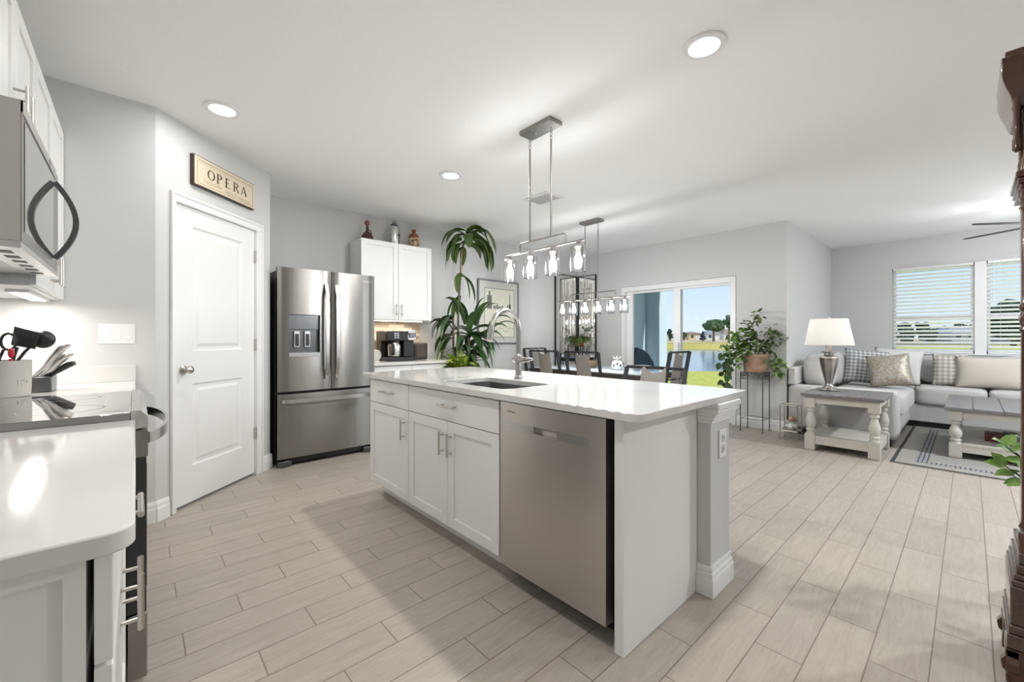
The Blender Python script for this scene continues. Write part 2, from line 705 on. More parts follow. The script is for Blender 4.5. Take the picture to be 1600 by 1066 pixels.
shell = [(XK - .15, YN - .15), (XL + .15, YN - .15), (XL + .15, YS + .15), (XD + .15, YS + .15), (XD + .15, YB + .15), (XK - .15, YB + .15)]
struct('floor', MB().prism(shell, -.08, 0), M['floor'])
struct('ceiling', MB().prism(shell, CH, CH + .12), M['ceiling'])
struct('wall_range', MB().box(XK - .15, XK, YN, 3.45, 0, CH), M['wall'])
struct('wall_left', MB().box(XK - .15, A[0], 3.45, 3.60, 0, CH), M['wall'])
w = MB(FD)
w.box(0, .131, -.12, 0, 0, CH).box(.913, DL, -.12, 0, 0, CH).box(.131, .913, -.12, 0, 2.079, CH)
struct('wall_pantry', w, M['wall'])
struct('wall_pantry_side', MB().box(.77, .889, 4.21, YB, 0, CH), M['wall'])
struct('wall_back', MB().box(XK - .15, XD + .15, YB, YB + .15, 0, CH), M['wall'])
w = MB()
w.box(XD, XD + .15, YS, 2.10, 0, CH).box(XD, XD + .15, 3.87, YB, 0, CH).box(XD, XD + .15, 2.10, 3.87, 2.0, CH)
struct('wall_dining', w, M['wall'])
struct('wall_living_side', MB().box(XD + .15, XL + .15, YS, YS + .15, 0, CH), M['wall'])
w = MB()
w.box(XL, XL + .15, .7825, YS, 0, CH).box(XL, XL + .15, YN, -1.0, 0, CH)
w.box(XL, XL + .15, -1.0, .7825, 0, .93).box(XL, XL + .15, -1.0, .7825, 2.2005, CH)
struct('wall_living', w, M['wall'])
# wall behind the viewer, its unseen front window put in for daylight fill
w = MB()
w.box(XK, 3.5, YN - .15, YN, 0, CH).box(7.7, XL, YN - .15, YN, 0, CH)
w.box(3.5, 7.7, YN - .15, YN, 2.3, CH).box(3.5, 7.7, YN - .15, YN, 0, .4)
struct('wall_rear', w, M['wall'])
for k, (a, b, z0) in enumerate(((3.5, 7.7, .4),)):
    g = struct('window_%d' % (3 + k), MB().box(a, b, YN - .09, YN - .085, z0, 2.3), M['glass'])
    fr = MB()
    mid = (a + b) / 2
    for x in (a, mid - .03, b - .06):
        fr.box(x, x + .06, YN - .12, YN - .05, z0, 2.3)
    fr.box(a, b, YN - .12, YN - .05, z0, z0 + .06).box(a, b, YN - .12, YN - .05, 2.24, 2.3)
    part('window_frame', fr, M['trim'], g)


def baseboard(name, F, a0, a1, t=.014, h=.13):
    m = MB(F)
    m.vprism([(0, 0)], 0, 0) if False else None
    n = 6
    prof = [(0, 0), (t, 0), (t, h * .62), (t * .8, h * .68), (t * .75, h * .86), (t * .35, h), (0, h)]
    pts = [(a0, b, z) for b, z in prof] + [(a1, b, z) for b, z in prof]
    k = len(prof)
    f = [tuple(range(k)), tuple(range(k, 2 * k))[::-1]] + [(i, (i + 1) % k, k + (i + 1) % k, k + i) for i in range(k)]
    m.add(pts, f)
    return struct(name, m, M['trim'])


baseboard('baseboard_left', Fr((0, 3.45, 0), (1, 0), (0, -1)), XK + .64, A[0] + .004)
baseboard('baseboard_pantry', FD, .0, .088)
baseboard('baseboard_pantry_right', FD, .992, DL + .012)
baseboard('baseboard_pantry_side', Fr((.889, 0, 0), (0, 1), (1, 0)), 4.2, YB)
baseboard('baseboard_back', Fr((0, YB, 0), (1, 0), (0, -1)), 2.80, XD)
baseboard('baseboard_dining', Fr((XD, 0, 0), (0, 1), (-1, 0)), YS - .014, 2.09)
baseboard('baseboard_dining_far', Fr((XD, 0, 0), (0, 1), (-1, 0)), 3.88, YB)
baseboard('baseboard_living', Fr((0, YS, 0), (1, 0), (0, -1)), XD - .014, XL)

# pantry door
d = MB(FD)
T0, T1, Z0, Z1 = .141, .903, .022, 2.066


def door_leaf(m, F, t0, t1, z0, z1, b0, b1, panels):
    """slab with recessed, raised-field panels; panels are (a0, a1, z0, z1)"""
    xs = sorted({t0, t1} | {p[0] for p in panels} | {p[1] for p in panels})
    zs = sorted({z0, z1} | {p[2] for p in panels} | {p[3] for p in panels})
    for i in range(len(xs) - 1):
        for j in range(len(zs) - 1):
            c = ((xs[i] + xs[i + 1]) / 2, (zs[j] + zs[j + 1]) / 2)
            if not any(p[0] < c[0] < p[1] and p[2] < c[1] < p[3] for p in panels):
                m.add([(xs[i], b1, zs[j]), (xs[i + 1], b1, zs[j]), (xs[i + 1], b1, zs[j + 1]), (xs[i], b1, zs[j + 1])], [(0, 1, 2, 3)])
    for p in panels:
        rings = []
        for ins, dep in ((0, 0), (.012, -.009), (.03, -.009), (.055, -.002)):
            rings.append([(p[0] + ins, b1 + dep, p[2] + ins), (p[1] - ins, b1 + dep, p[2] + ins),
                          (p[1] - ins, b1 + dep, p[3] - ins), (p[0] + ins, b1 + dep, p[3] - ins)])
        pts = [q for r in rings for q in r]
        f = []
        for r in range(3):
            for i in range(4):
                f.append((r * 4 + i, r * 4 + (i + 1) % 4, r * 4 + 4 + (i + 1) % 4, r * 4 + 4 + i))
        f.append((12, 13, 14, 15))
        m.add(pts, f)
    # sides and back
    m.add([(t0, b0, z0), (t1, b0, z0), (t1, b0, z1), (t0, b0, z1), (t0, b1, z0), (t1, b1, z0), (t1, b1, z1), (t0, b1, z1)],
          [(0, 1, 2, 3), (0, 1, 5, 4), (1, 2, 6, 5), (2, 3, 7, 6), (3, 0, 4, 7)])
    return m


door_leaf(d, FD, T0, T1, Z0, Z1, -.05, -.008, [(.287, .765, 1.07, 1.942), (.287, .765, .270, .842)])
door = struct('door_1', d, M['trim'])
c = MB(FD)
for a0, a1, z0, z1 in ((.099, .137, 0, 2.07), (.907, .986, 0, 2.07), (.099, .986, 2.07, 2.135)):
    c.box(a0, a1, .0005, .014, z0, z1)
c.box(.099, .118, .014, .020, 0, 2.135).box(.967, .986, .014, .020, 0, 2.135).box(.118, .967, .014, .020, 2.116, 2.135)
c.box(.1315, .139, -.11, .0, 0, 2.078).box(.905, .9125, -.11, .0, 0, 2.078).box(.139, .905, -.11, 0, 2.069, 2.0785)
part('door_casing', c, M['trim'], door, bevel=.003)
kb = MB(FD)


def knob(m, a, b, z, F):
    """door knob pointing out along the frame's normal"""
    prof = [(.030, 0), (.030, .006), (.012, .010), (.010, .028), (.020, .036), (.027, .048), (.025, .060), (.012, .066), (.001, .067)]
    seg = 20
    pts = [(a + r * math.cos(2 * PI * i / seg), b + h, z + r * math.sin(2 * PI * i / seg)) for r, h in prof for i in range(seg)]
    f = [(j * seg + i, j * seg + (i + 1) % seg, (j + 1) * seg + (i + 1) % seg, (j + 1) * seg + i) for j in range(len(prof) - 1) for i in range(seg)]
    m.add(pts, f)
    return m


part('door_handle', knob(kb, .208, -.008, .946, FD), M['nickel'], door, smooth=True)
for z in (1.85, 1.104, .353):
    h = MB(FD)
    h.box(.900, .915, -.006, .006, z - .05, z + .05)
    h.cyl((.907, .008, z - .05), (.907, .008, z + .05), .006)
    part('hinge', h, M['nickel'], door)
lt = MB(FD).box(.130, .1335, -.03, .001, .90, .985)
part('strike_plate', lt, M['nickel'], door)

# sliding glass door
F = Fr((XD, 0, 0), (0, 1), (-1, 0))      # a = y, b = into the room
s = MB(F)
s.box(2.105, 2.165, -.12, .012, 0, 1.995).box(3.805, 3.865, -.12, .012, 0, 1.995).box(2.165, 3.805, -.12, .012, 1.92, 1.995)
s.box(2.165, 3.805, -.12, .0, 0.001, .03)
sd = struct('door_2', s, M['trim'], bevel=.003)
for k, (a0, a1, b) in enumerate(((2.165, 2.985, -.04), (2.885, 3.805, -.09))):
    p = MB(F)
    p.box(a0, a0 + (.02 if k == 0 else .055), b - .02, b + .02, .03, 1.92)
    p.box(a1 - (.105 if k == 0 else .10), a1, b - .02, b + .02, .03, 1.92)
    p.box(a0 + .02, a1 - .1, b - .02, b + .02, 1.885, 1.92).box(a0 + .02, a1 - .1, b - .02, b + .02, .03, .11)
    q = part('sliding_panel', p, M['trim'], sd, bevel=.002)
    part('pane', MB(F).box(a0 + .019, a1 - .099, b - .002, b + .002, .10, 1.89), M['glass'], q)
hd = MB(F).box(2.892, 2.912, -.02, .03, .9, 1.10)
part('door_handle', hd, M['trim'], sd, bevel=.004)

# living room windows with blinds
F = Fr((XL, 0, 0), (0, 1), (-1, 0))
for k, (y0, y1) in enumerate(((-.0465, .782), (-.9995, -.1535))):
    wd = MB(F)
    b0, b1 = -.13, -.07
    wd.box(y0, y0 + .035, b0, b1, .946, 2.2).box(y1 - .035, y1, b0, b1, .946, 2.2)
    wd.box(y0, y1, b0, b1, 2.165, 2.2).box(y0, y1, b0, b1, .946, .985).box(y0, y1, b0, b1 + .012, 1.415, 1.485)
    wo = struct('window_%d' % (k + 1), wd, M['trim'], bevel=.002)
    part('pane', MB(F).box(y0 + .035, y1 - .035, -.102, -.098, .985, 2.165), M['glass'], wo)
    bl = thing('window_blind', ('white slatted blind on the window beside the sofa corner' if k == 0 else
               'white slatted blind on the window half hidden by the dark wooden clock'), 'blind', (XL, (y0 + y1) / 2, 2.2), group='blinds on the living room windows')
    part('headrail', MB(F).box(y0 + .01, y1 - .01, -.062, -.012, 2.165, 2.2), M['trim'], bl)
    sl = MB(F)
    zz = .99
    TL = .013
    while zz < 2.16:
        sl.add([(y0 + .012, -.062, zz + TL), (y1 - .012, -.062, zz + TL), (y1 - .012, -.037, zz + .002), (y0 + .012, -.037, zz + .002),
                (y1 - .012, -.012, zz - TL), (y0 + .012, -.012, zz - TL)], [(0, 1, 2, 3), (3, 2, 4, 5)])
        sl.add([(y0 + .012, -.062, zz + TL + .003), (y1 - .012, -.062, zz + TL + .003), (y1 - .012, -.037, zz + .005), (y0 + .012, -.037, zz + .005),
                (y1 - .012, -.012, zz - TL + .003), (y0 + .012, -.012, zz - TL + .003)], [(0, 1, 2, 3), (3, 2, 4, 5)])
        zz += .0545
    part('slats', sl, M['slat'], bl)
    part('bottom_rail', MB(F).box(y0 + .012, y1 - .012, -.058, -.016, .952, .972), M['trim'], bl)
    for yy in (y0 + .12, y1 - .12):
        part('ladder_cord', MB(F).cyl((yy, -.010, .972), (yy, -.010, 2.17), .0012, 6), M['trim'], bl)
    part('tilt_wand', MB(F).cyl((y1 - .06, -.006, 1.66), (y1 - .06, -.006, 2.17), .004, 8), M['trim'], bl)
tr = MB(F).box(-.154, -.046, -.13, -.01, .946, 2.2).box(-1.0, .7825, -.13, .02, .93, .946)
struct('trim_1', tr, M['trim'], bevel=.002)

# ================================================================ LIGHTS IN THE CEILING
def downlight(x, y, label, power=P_CEIL, color=WARM):
    t = thing('ceiling_light', label, 'light', (x, y, CH), group='round recessed lights in the ceiling')
    rg = MB()
    prof = [(.066, CH - .004), (.074, CH - .010), (.10, CH - .008), (.104, CH - .001), (.066, CH - .001)]
    rg.lathe(prof, (x, y), 32, cap=False)
    part('trim_ring', rg, M['trim'], t, smooth=True)
    part('lens', MB().lathe([(.0005, CH - .005), (.066, CH - .005)], (x, y), 32, cap=False), M['lens'], t)
    l = add_light('downlight_lamp', 'AREA', (x, y, CH - .02), power, color, size=.12, shape='DISK')
    l.parent = t
    l.matrix_parent_inverse = t.matrix_basis.inverted()
    return t


downlight(.41, 3.20, 'round recessed ceiling light nearest the pantry door and sign', 3.5)
downlight(2.10, .89, 'largest round recessed ceiling light, nearest the viewer above the island end')
downlight(2.09, 3.12, 'round recessed ceiling light in front of the coffee bar cabinet')
downlight(.41, .89, 'round recessed ceiling light above the near end of the range counter', 10.5)
downlight(2.3, -1.9, 'added unseen ceiling fill light in the hall behind the viewer', 15, color=WARM)  # out of view, added as fill from behind the camera
downlight(5.2, -1.9, 'added unseen ceiling fill light at the rear of the living room', 95, color=COOL)  # out of view, added so floor bounce lifts the living room

v = thing('ceiling_vent', 'white rectangular air vent in the ceiling behind the hanging rods', 'vent', (3.155, 2.99, CH))
vm = MB()
vm.box(3.02, 3.05, 2.82, 3.16, CH - .010, CH - .001).box(3.26, 3.29, 2.82, 3.16, CH - .010, CH - .001)
vm.box(3.05, 3.26, 2.82, 2.85, CH - .010, CH - .001).box(3.05, 3.26, 3.13, 3.16, CH - .010, CH - .001)
part('vent_frame', vm, M['trim'], v, bevel=.002)
vm = MB()
for i in range(8):
    x = 3.06 + i * .025
    vm.add([(x, 2.85, CH - .008), (x + .018, 2.85, CH - .002), (x + .018, 3.13, CH - .002), (x, 3.13, CH - .008)], [(0, 1, 2, 3)])
part('louvre', vm, M['trim'], v)


# ================================================================ CABINET HELPERS
def shaker(m, a0, a1, z0, z1, b, fw=.057, t=.019):
    """shaker door front: b is the carcass face, grows outwards to b+t"""
    m.box(a0, a0 + fw, b, b + t, z0, z1).box(a1 - fw, a1, b, b + t, z0, z1)
    m.box(a0 + fw, a1 - fw, b, b + t, z0, z0 + fw).box(a0 + fw, a1 - fw, b, b + t, z1 - fw, z1)
    m.box(a0 + fw, a1 - fw, b, b + t - .008, z0 + fw, z1 - fw)
    return m


def pull(F, p0, p1, b, r=.006, out=.032, inset=.02):
    """bar pull between two (a, z) ends, standing on surface b"""
    m = MB(F)
    m.cyl((p0[0], b + out, p0[1]), (p1[0], b + out, p1[1]), r, 12)
    da, dz = p1[0] - p0[0], p1[1] - p0[1]
    L_ = math.hypot(da, dz)
    for s_ in (inset / L_, 1 - inset / L_):
        a, z = p0[0] + da * s_, p0[1] + dz * s_
        m.cyl((a, b, z), (a, b + out, z), r * .75, 10)
    return m


def door_part(name, F, parent, a0, a1, z0, z1, b, m=None, frame=True, **k):
    q = MB(F)
    if frame:
        shaker(q, a0, a1, z0, z1, b)
    else:
        q.box(a0, a1, b, b + .019, z0, z1)
    return part(name, q, m or M['cab'], parent, bevel=.0015)


# ================================================================ ISLAND
FI = Fr((0, 0, 0), (0, 1), (-1, 0))       # a = y, b = -x  (front faces -x)
XF = -1.307                               # carcass front as b


def base_unit(label, y0, y1):
    t = thing('island_cabinet', label, 'cabinet', (1.6, (y0 + y1) / 2, 0), group='white base cabinets of the island')
    if y1 - y0 > .7:      # open under the sink
        bd = MB().box(1.308, 1.905, y0, y0 + .018, .11, .868).box(1.308, 1.905, y1 - .018, y1, .11, .868).box(1.308, 1.905, y0 + .018, y1 - .018, .11, .128)
        bd.box(1.887, 1.905, y0 + .018, y1 - .018, .128, .868).box(1.308, 1.326, y0 + .018, y1 - .018, .128, .868)
    else:
        bd = MB().box(1.308, 1.905, y0, y1, .11, .868)
    part('body', bd, M['cab'], t)
    part('toe_kick', MB().box(1.395, 1.90, y0, y1, .001, .1095), M['cab'], t)
    return t


t = base_unit('narrow white island cabinet with one drawer over one door, left end of island', 2.404, 2.985)
dr = door_part('drawer', FI, t, 2.407, 2.983, .70, .858, -1.3075, frame=False)
part('handle', pull(FI, (2.60, .787), (2.77, .787), -1.288), M['nickel'], dr, smooth=True)
dr = door_part('door', FI, t, 2.407, 2.983, .114, .695, -1.3075)
part('handle', pull(FI, (2.45, .508), (2.45, .637), -1.288), M['nickel'], dr, smooth=True)
t = base_unit('wide white island cabinet under the sink with a drawer front and two doors', 1.512, 2.402)
dr = door_part('drawer', FI, t, 1.515, 2.399, .70, .858, -1.3075, frame=False)
part('handle', pull(FI, (1.856, .785), (2.015, .785), -1.288), M['nickel'], dr, smooth=True)
for a0, a1, hy in ((1.515, 1.955, 1.915), (1.959, 2.399, 1.995)):
    dr = door_part('door', FI, t, a0, a1, .114, .695, -1.3075)
    part('handle', pull(FI, (hy, .508), (hy, .638), -1.288), M['nickel'], dr, smooth=True)

# dishwasher
t = thing('dishwasher', 'stainless steel dishwasher built into the near end of the island', 'dishwasher', (1.6, 1.2, 0))
part('tub', MB().box(1.345, 1.90, .885, 1.507, .10, .865), M['black'], t)
part('toe_kick', MB().box(1.405, 1.9, .885, 1.507, .001, .0995), M['black'], t)
dm = MB(FI)
ya, yb_, za, zb = 1.147, 1.281, .742, .772
D0, D1 = -1.338, -1.290
for a0, a1, z0, z1 in ((.905, 1.503, .088, za), (.905, 1.503, zb, .860), (.905, ya, za, zb), (yb_, 1.503, za, zb)):
    dm.box(a0, a1, D0, D1, z0, z1)
dm.box(ya, yb_, D0, -1.318, za, zb)
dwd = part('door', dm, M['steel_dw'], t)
hb = MB(FI)
for a_, b_ in ((.98, ya), (yb_, 1.454)):
    part('handle_band', MB(FI).box(a_, b_, D1, D1 + .0012, .738, .776), M['steel_light'], dwd, label='paler steel band beside the pocket handle')
part('pocket_handle', MB(FI).box(ya + .004, yb_ - .004, -1.316, -1.294, .766, .771), M['grey_plastic'], dwd)
part('logo', MB(FI).box(1.40, 1.455, D1, D1 + .0008, .817, .8205), M['dark_grey'], dwd)

# end panel and half wall behind the cabinets
hw = thing('half_wall', 'grey half wall with white trim and end panel at the near end of the island', 'half wall', (2.015, 1.9, 0))
part('wall_core', MB().box(1.91, 2.12, .78, 3.0, .001, .80), M['wall'], hw)
part('end_panel', MB().box(1.307, 1.908, .8407, .8795, .001, .8685), M['cab'], hw, label='plain white panel beside the dishwasher', bevel=.001)
bb = MB()
for t_, z0, z1 in ((.017, .001, .085), (.013, .085, .108), (.008, .108, .135)):
    bb.box(1.91 - t_, 2.12 + t_, .78 - t_, .8405, z0, z1).box(2.12, 2.12 + t_, .8405, 3.0, z0, z1)
part('base_trim', bb, M['trim'], hw, bevel=.002)
cr = MB()
for t_, z0, z1 in ((.008, .775, .79), (.016, .79, .806), (.026, .806, .822), (.036, .822, .842), (.044, .842, .8685)):
    cr.box(1.91 - min(t_, .002), 2.12 + t_, .78 - t_ * .9, .8405, z0, z1).box(2.12, 2.12 + t_, .8405, 3.0, z0, z1)
    cr.box(1.91, 2.12, .8405, 3.0, z0, z1) if z0 > .8 else None
part('crown_trim', cr, M['trim'], hw, bevel=.003)
ol = thing('power_outlet', 'white double power outlet on the end of the island half wall', 'outlet', (2.033, .78, .67))
FO = Fr((0, .78, 0), (1, 0), (0, -1))
part('cover_plate', MB(FO).box(1.993, 2.073, 0, .007, .605, .735), M['trim'], ol, bevel=.003)
soc = MB(FO)
for z in (.645, .695):
    soc.box(2.016, 2.050, .007, .0095, z - .018, z + .018)
so = part('socket', soc, M['white_paper'], ol, bevel=.004)
for z in (.645, .695):
    for x in (2.024, 2.039):
        part('slot', MB(FO).box(x, x + .003, .0095, .0102, z - .004, z + .008), M['dark_grey'], so)


def rounded_rect(x0, x1, y0, y1, r, n=6, which=(1, 1, 1, 1)):
    pts = []
    for k, (cx, cy, a0) in enumerate(((x1 - r, y0 + r, -PI / 2), (x1 - r, y1 - r, 0), (x0 + r, y1 - r, PI / 2), (x0 + r, y0 + r, PI))):
        if which[k]:
            pts += [(cx + r * math.cos(a0 + PI / 2 * i / n), cy + r * math.sin(a0 + PI / 2 * i / n)) for i in range(n + 1)]
        else:
            pts.append(((x1, y0), (x1, y1), (x0, y1), (x0, y0))[k])
    return pts


def slab_with_hole(m, outer, inner, z0, z1):
    """ring between two loops with the same point count"""
    n = len(outer)
    assert n == len(inner)
    p = [(x, y, z) for z in (z0, z1) for L_ in (outer, inner) for x, y in L_]
    f = []
    for i in range(n):
        j = (i + 1) % n
        f += [(i, j, n + j, n + i), (2 * n + i, 2 * n + j, 3 * n + j, 3 * n + i), (i, j, 2 * n + j, 2 * n + i), (n + i, n + j, 3 * n + j, 3 * n + i)]
    return m.add(p, f)


sx0, sx1, sy0, sy1 = 1.385, 1.745, 1.585, 2.175
wt = thing('island_worktop', 'polished white quartz worktop on the island with an undermount sink cutout', 'worktop', (1.77, 1.92, .87))
part('slab', slab_with_hole(MB(), rounded_rect(1.262, 2.285, .752, 3.085, .03), rounded_rect(sx0, sx1, sy0, sy1, .06), .87, .90), M['quartz'], wt, bevel=.0025)
sk = thing('kitchen_sink', 'stainless steel undermount sink set into the island worktop', 'sink', (1.565, 1.88, .86))
sm = MB()
L0 = rounded_rect(sx0 - .004, sx1 + .004, sy0 - .004, sy1 + .004, .06)
L1 = rounded_rect(sx0 + .006, sx1 - .006, sy0 + .006, sy1 - .006, .06)
L2 = rounded_rect(sx0 + .03, sx1 - .03, sy0 + .03, sy1 - .03, .05)
n_ = len(L0)
pts = [(x, y, .8695) for x, y in L0] + [(x, y, .70) for x, y in L1] + [(x, y, .675) for x, y in L2]
f = []
for r in range(2):
    f += [(r * n_ + i, r * n_ + (i + 1) % n_, (r + 1) * n_ + (i + 1) % n_, (r + 1) * n_ + i) for i in range(n_)]
f.append(tuple(range(2 * n_, 3 * n_)))
sm.add(pts, f)
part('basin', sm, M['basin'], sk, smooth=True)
part('drain', MB().lathe([(.04, .676), (.042, .680), (.03, .679), (.001, .677)], (1.565, 1.88), 20), M['chrome'], sk, smooth=True)

# faucet
fx, fy = 1.829, 1.954
fc = thing('kitchen_faucet', 'brushed nickel gooseneck faucet rising from the island worktop behind the sink', 'faucet', (fx, fy, .90))
fm = MB().lathe([(.028, .9005), (.028, .915), (.022, .92), (.0205, .93), (.0205, .995), (.021, 1.0), (.024, 1.002), (.024, 1.045), (.0205, 1.05), (.017, 1.06)], (fx, fy), 20)
R_ = .133
pts = [(fx, fy, 1.06), (fx, fy, 1.20)]
dx, dy = -.985, -.17
for i in range(1, 15):
    a = PI * i / 14 * .93
    pts.append((fx + dx * R_ * (1 - math.cos(a)), fy + dy * R_ * (1 - math.cos(a)), 1.20 + R_ * math.sin(a)))
ex = pts[-1]
fm.tube(pts, .0155, 14)
part('spout', fm, M['faucet'], fc, smooth=True)
e2 = (ex[0] + dx * .022, ex[1] + dy * .022, ex[2] - .085)
part('spray_head', MB().tube([ex, (ex[0] + dx * .010, ex[1] + dy * .01, ex[2] - .04), e2], [.017, .018, .020], 14), M['faucet'], fc, smooth=True)
lv = MB().tube([(fx - .0, fy + .045, 1.022), (fx, fy + .03, 1.022), (fx, fy - .03, 1.022), (fx, fy - .065, 1.023)], [.017, .020, .020, .018], 14)
lv.tube([(fx, fy - .06, 1.023), (fx, fy - .09, 1.026), (fx, fy - .125, 1.030)], [.015, .013, .009], 10)
part('lever', lv, M['faucet'], fc, smooth=True)

# ================================================================ RANGE RUN (left)
FRN = Fr((0, 0, 0), (0, 1), (1, 0))       # a = y, b = x (front faces +x)
t = thing('base_cabinet', 'white base cabinet with drawer and two doors under the near left worktop', 'cabinet', (-.3, 1.3, 0))
bd = MB().box(-.625, -.05, .825, 1.79, .11, .868)
bd.box(-.625, -.05, .808, .825, .11, .13).box(-.625, -.05, .808, .825, .84, .868).box(-.072, -.05, .808, .825, .13, .84).box(-.625, -.603, .808, .825, .13, .84)
part('body', bd, M['cab'], t)
part('toe_kick', MB().box(-.625, -.11, .825, 1.79, .001, .1095), M['cab'], t)
dr = door_part('drawer', FRN, t, .80, 1.79, .714, .862, -.042, frame=False)
part('handle', pull(FRN, (1.20, .78), (1.355, .78), -.023), M['nickel'], dr, smooth=True)
for a0, a1, hy in ((.80, 1.29, 1.235), (1.294, 1.79, 1.335)):
    dr = door_part('door', FRN, t, a0, a1, .114, .708, -.042)
    part('handle', pull(FRN, (hy, .515), (hy, .637), -.023, inset=.025), M['nickel'], dr, smooth=True)
part('bumper', MB(FRN).box(.812, .822, -.050, -.042, .60, .62), M['grey_plastic'], t)
solo('worktop', MB().prism(rounded_rect(-.628, 0, .77, 1.796, .035, 8, (1, 0, 0, 0)), .87, .90), M['quartz'],
     'white quartz worktop with a rounded corner in the near left foreground', 'worktop', (-.3, 1.3, .87), bevel=.003)

rg = thing('range', 'stainless steel electric range with a black glass cooktop between the left worktops', 'range', (-.3, 2.18, 0))
RY0, RY1 = 1.80, 2.56
part('body', MB().box(-.61, -.022, RY0 + .004, RY1 - .004, .03, .895), M['black'], rg)
part('cooktop', MB().box(-.615, -.012, RY0, RY1, .8955, .922), M['black_glass'], rg, bevel=.002)
cp = MB(Fr((0, 0, 0), (1, 0), (0, 1)))
prof = [(-.011, .866), (.030, .872), (.030, .905), (.012, .927), (-.011, .927)]
pts = [(x, RY0, z) for x, z in prof] + [(x, RY1, z) for x, z in prof]
k = len(prof)
cp.add(pts, [tuple(range(k)), tuple(range(k, 2 * k))] + [(i, (i + 1) % k, k + (i + 1) % k, k + i) for i in range(k)])
part('control_panel', cp, M['steel_light'], rg)
od = part('oven_door', MB().box(-.021, .026, RY0, RY1, .275, .775), M['black'], rg)
part('door_trim', MB().box(-.021, .030, RY0, RY1, .776, .862), M['steel'], od)
part('oven_window', MB().box(.026, .0285, RY0 + .06, RY1 - .06, .33, .74), M['black_glass'], od)
hm = MB()
pts = []
for i in range(15):
    s_ = i / 14
    pts.append((.031 + .062 * math.sin(PI * s_) ** .6, RY0 + .03 + (RY1 - RY0 - .06) * s_, .832))
hm.strap(pts, .036, .010, (0, 0, 1))
part('handle', hm, M['steel_light'], od, smooth=True)
part('drawer', MB().box(-.021, .028, RY0, RY1, .06, .268), M['steel'], rg, bevel=.003)
for x_ in (-.55, -.12):
    part('foot', MB().box(x_, x_ + .05, RY0 + .05, RY1 - .05, .001, .03), M['black'], rg)
for cx, cy, r in ((-.18, 2.02, .10), (-.45, 2.0, .075), (-.18, 2.38, .075), (-.45, 2.38, .10)):
    part('burner_ring', MB().lathe([(r - .002, .9221), (r, .9223), (r + .002, .9221)], (cx, cy), 40, cap=False), M['grey_plastic'], rg)

t = thing('base_cabinet', 'white base cabinet between the range and the grey wall', 'cabinet', (-.3, 3.0, 0))
part('body', MB().box(-.625, -.045, 2.566, 3.445, .11, .868), M['cab'], t)
part('toe_kick', MB().box(-.625, -.11, 2.566, 3.445, .001, .1095), M['cab'], t)
for a0, a1 in ((2.57, 3.0), (3.004, 3.44)):
    door_part('drawer', FRN, t, a0, a1, .714, .862, -.044, frame=False)
    door_part('door', FRN, t, a0, a1, .114, .708, -.044)
wk = thing('worktop', 'white quartz worktop behind the range with a short upstand on the wall', 'worktop', (-.3, 3.0, .87))
part('slab', MB().box(-.628, 0, 2.563, 3.448, .87, .90), M['quartz'], wk, bevel=.002)
part('upstand', MB().box(-.628, .0, 3.43, 3.449, .9002, .998), M['quartz'], wk, bevel=.002)

# microwave over the range
mw = thing('microwave', 'stainless over-range microwave with a bowed dark handle at the left edge', 'microwave', (-.4, 2.18, 1.415))
part('body', MB().box(-.628, -.285, RY0 + .003, RY1 - .003, 1.425, 1.833), M['black'], mw)
part('door', MB().box(-.280, -.240, RY0, RY1 - .09, 1.435, 1.833), M['steel'], mw, bevel=.002)
part('door_side', MB().box(-.280, -.2405, RY0 - .0015, RY0 - .0002, 1.435, 1.833), mat('reflection_grey', (.36, .34, .32, 1), .45, .3), mw)  # grey sheet imitating the room's reflection on the steel door side
part('window', MB().box(-.240, -.2385, RY0 + .05, RY1 - .15, 1.47, 1.79), M['black_glass'], mw)
part('control_strip', MB().box(-.280, -.240, RY1 - .088, RY1, 1.435, 1.833), M['steel'], mw, bevel=.002)
part('bottom_plate', MB().box(-.62, -.24, RY0 + .001, RY1 - .001, 1.4155, 1.4345), M['steel_light'], mw)
part('door_edge', MB().box(-.2395, -.2365, RY0, RY0 + .004, 1.435, 1.833).box(-.2395, -.2365, RY0, RY1 - .09, 1.80, 1.833), M['steel_light'], mw)
hm = MB()
for sgn, tt in ((1, 0),):
    pts = []
    for i in range(17):
        s_ = i / 16
        pts.append((-.236 + .058 * math.sin(PI * s_) ** .9, 2.43, 1.475 + .30 * s_))
    hm.strap(pts, .022, .017, (0, 1, 0))
    pts2 = []
    for i in range(17):
        s_ = i / 16
        pts2.append((-.236 + .004 * math.sin(PI * s_), 2.43, 1.475 + .30 * s_))
part('handle', hm, M['gun'], mw, smooth=True)
for i in range(6):
    part('vent_slot', MB().box(-.30, -.27, RY0 + .08 + i * .11, RY0 + .13 + i * .11, 1.4145, 1.4155), M['dark_grey'], mw)
part('bottom_filter', MB().box(-.56, -.33, RY0 + .06, RY1 - .06, 1.413, 1.4155), M['steel'], mw)
n = 20
part('logo', MB(Fr((-.2365, 2.3, 0), (0, 1), (1, 0))).vprism([(.012 * math.cos(2 * PI * i / n), 1.815 + .012 * math.sin(2 * PI * i / n)) for i in range(n)], 0, .0008), M['grey_plastic'], mw)

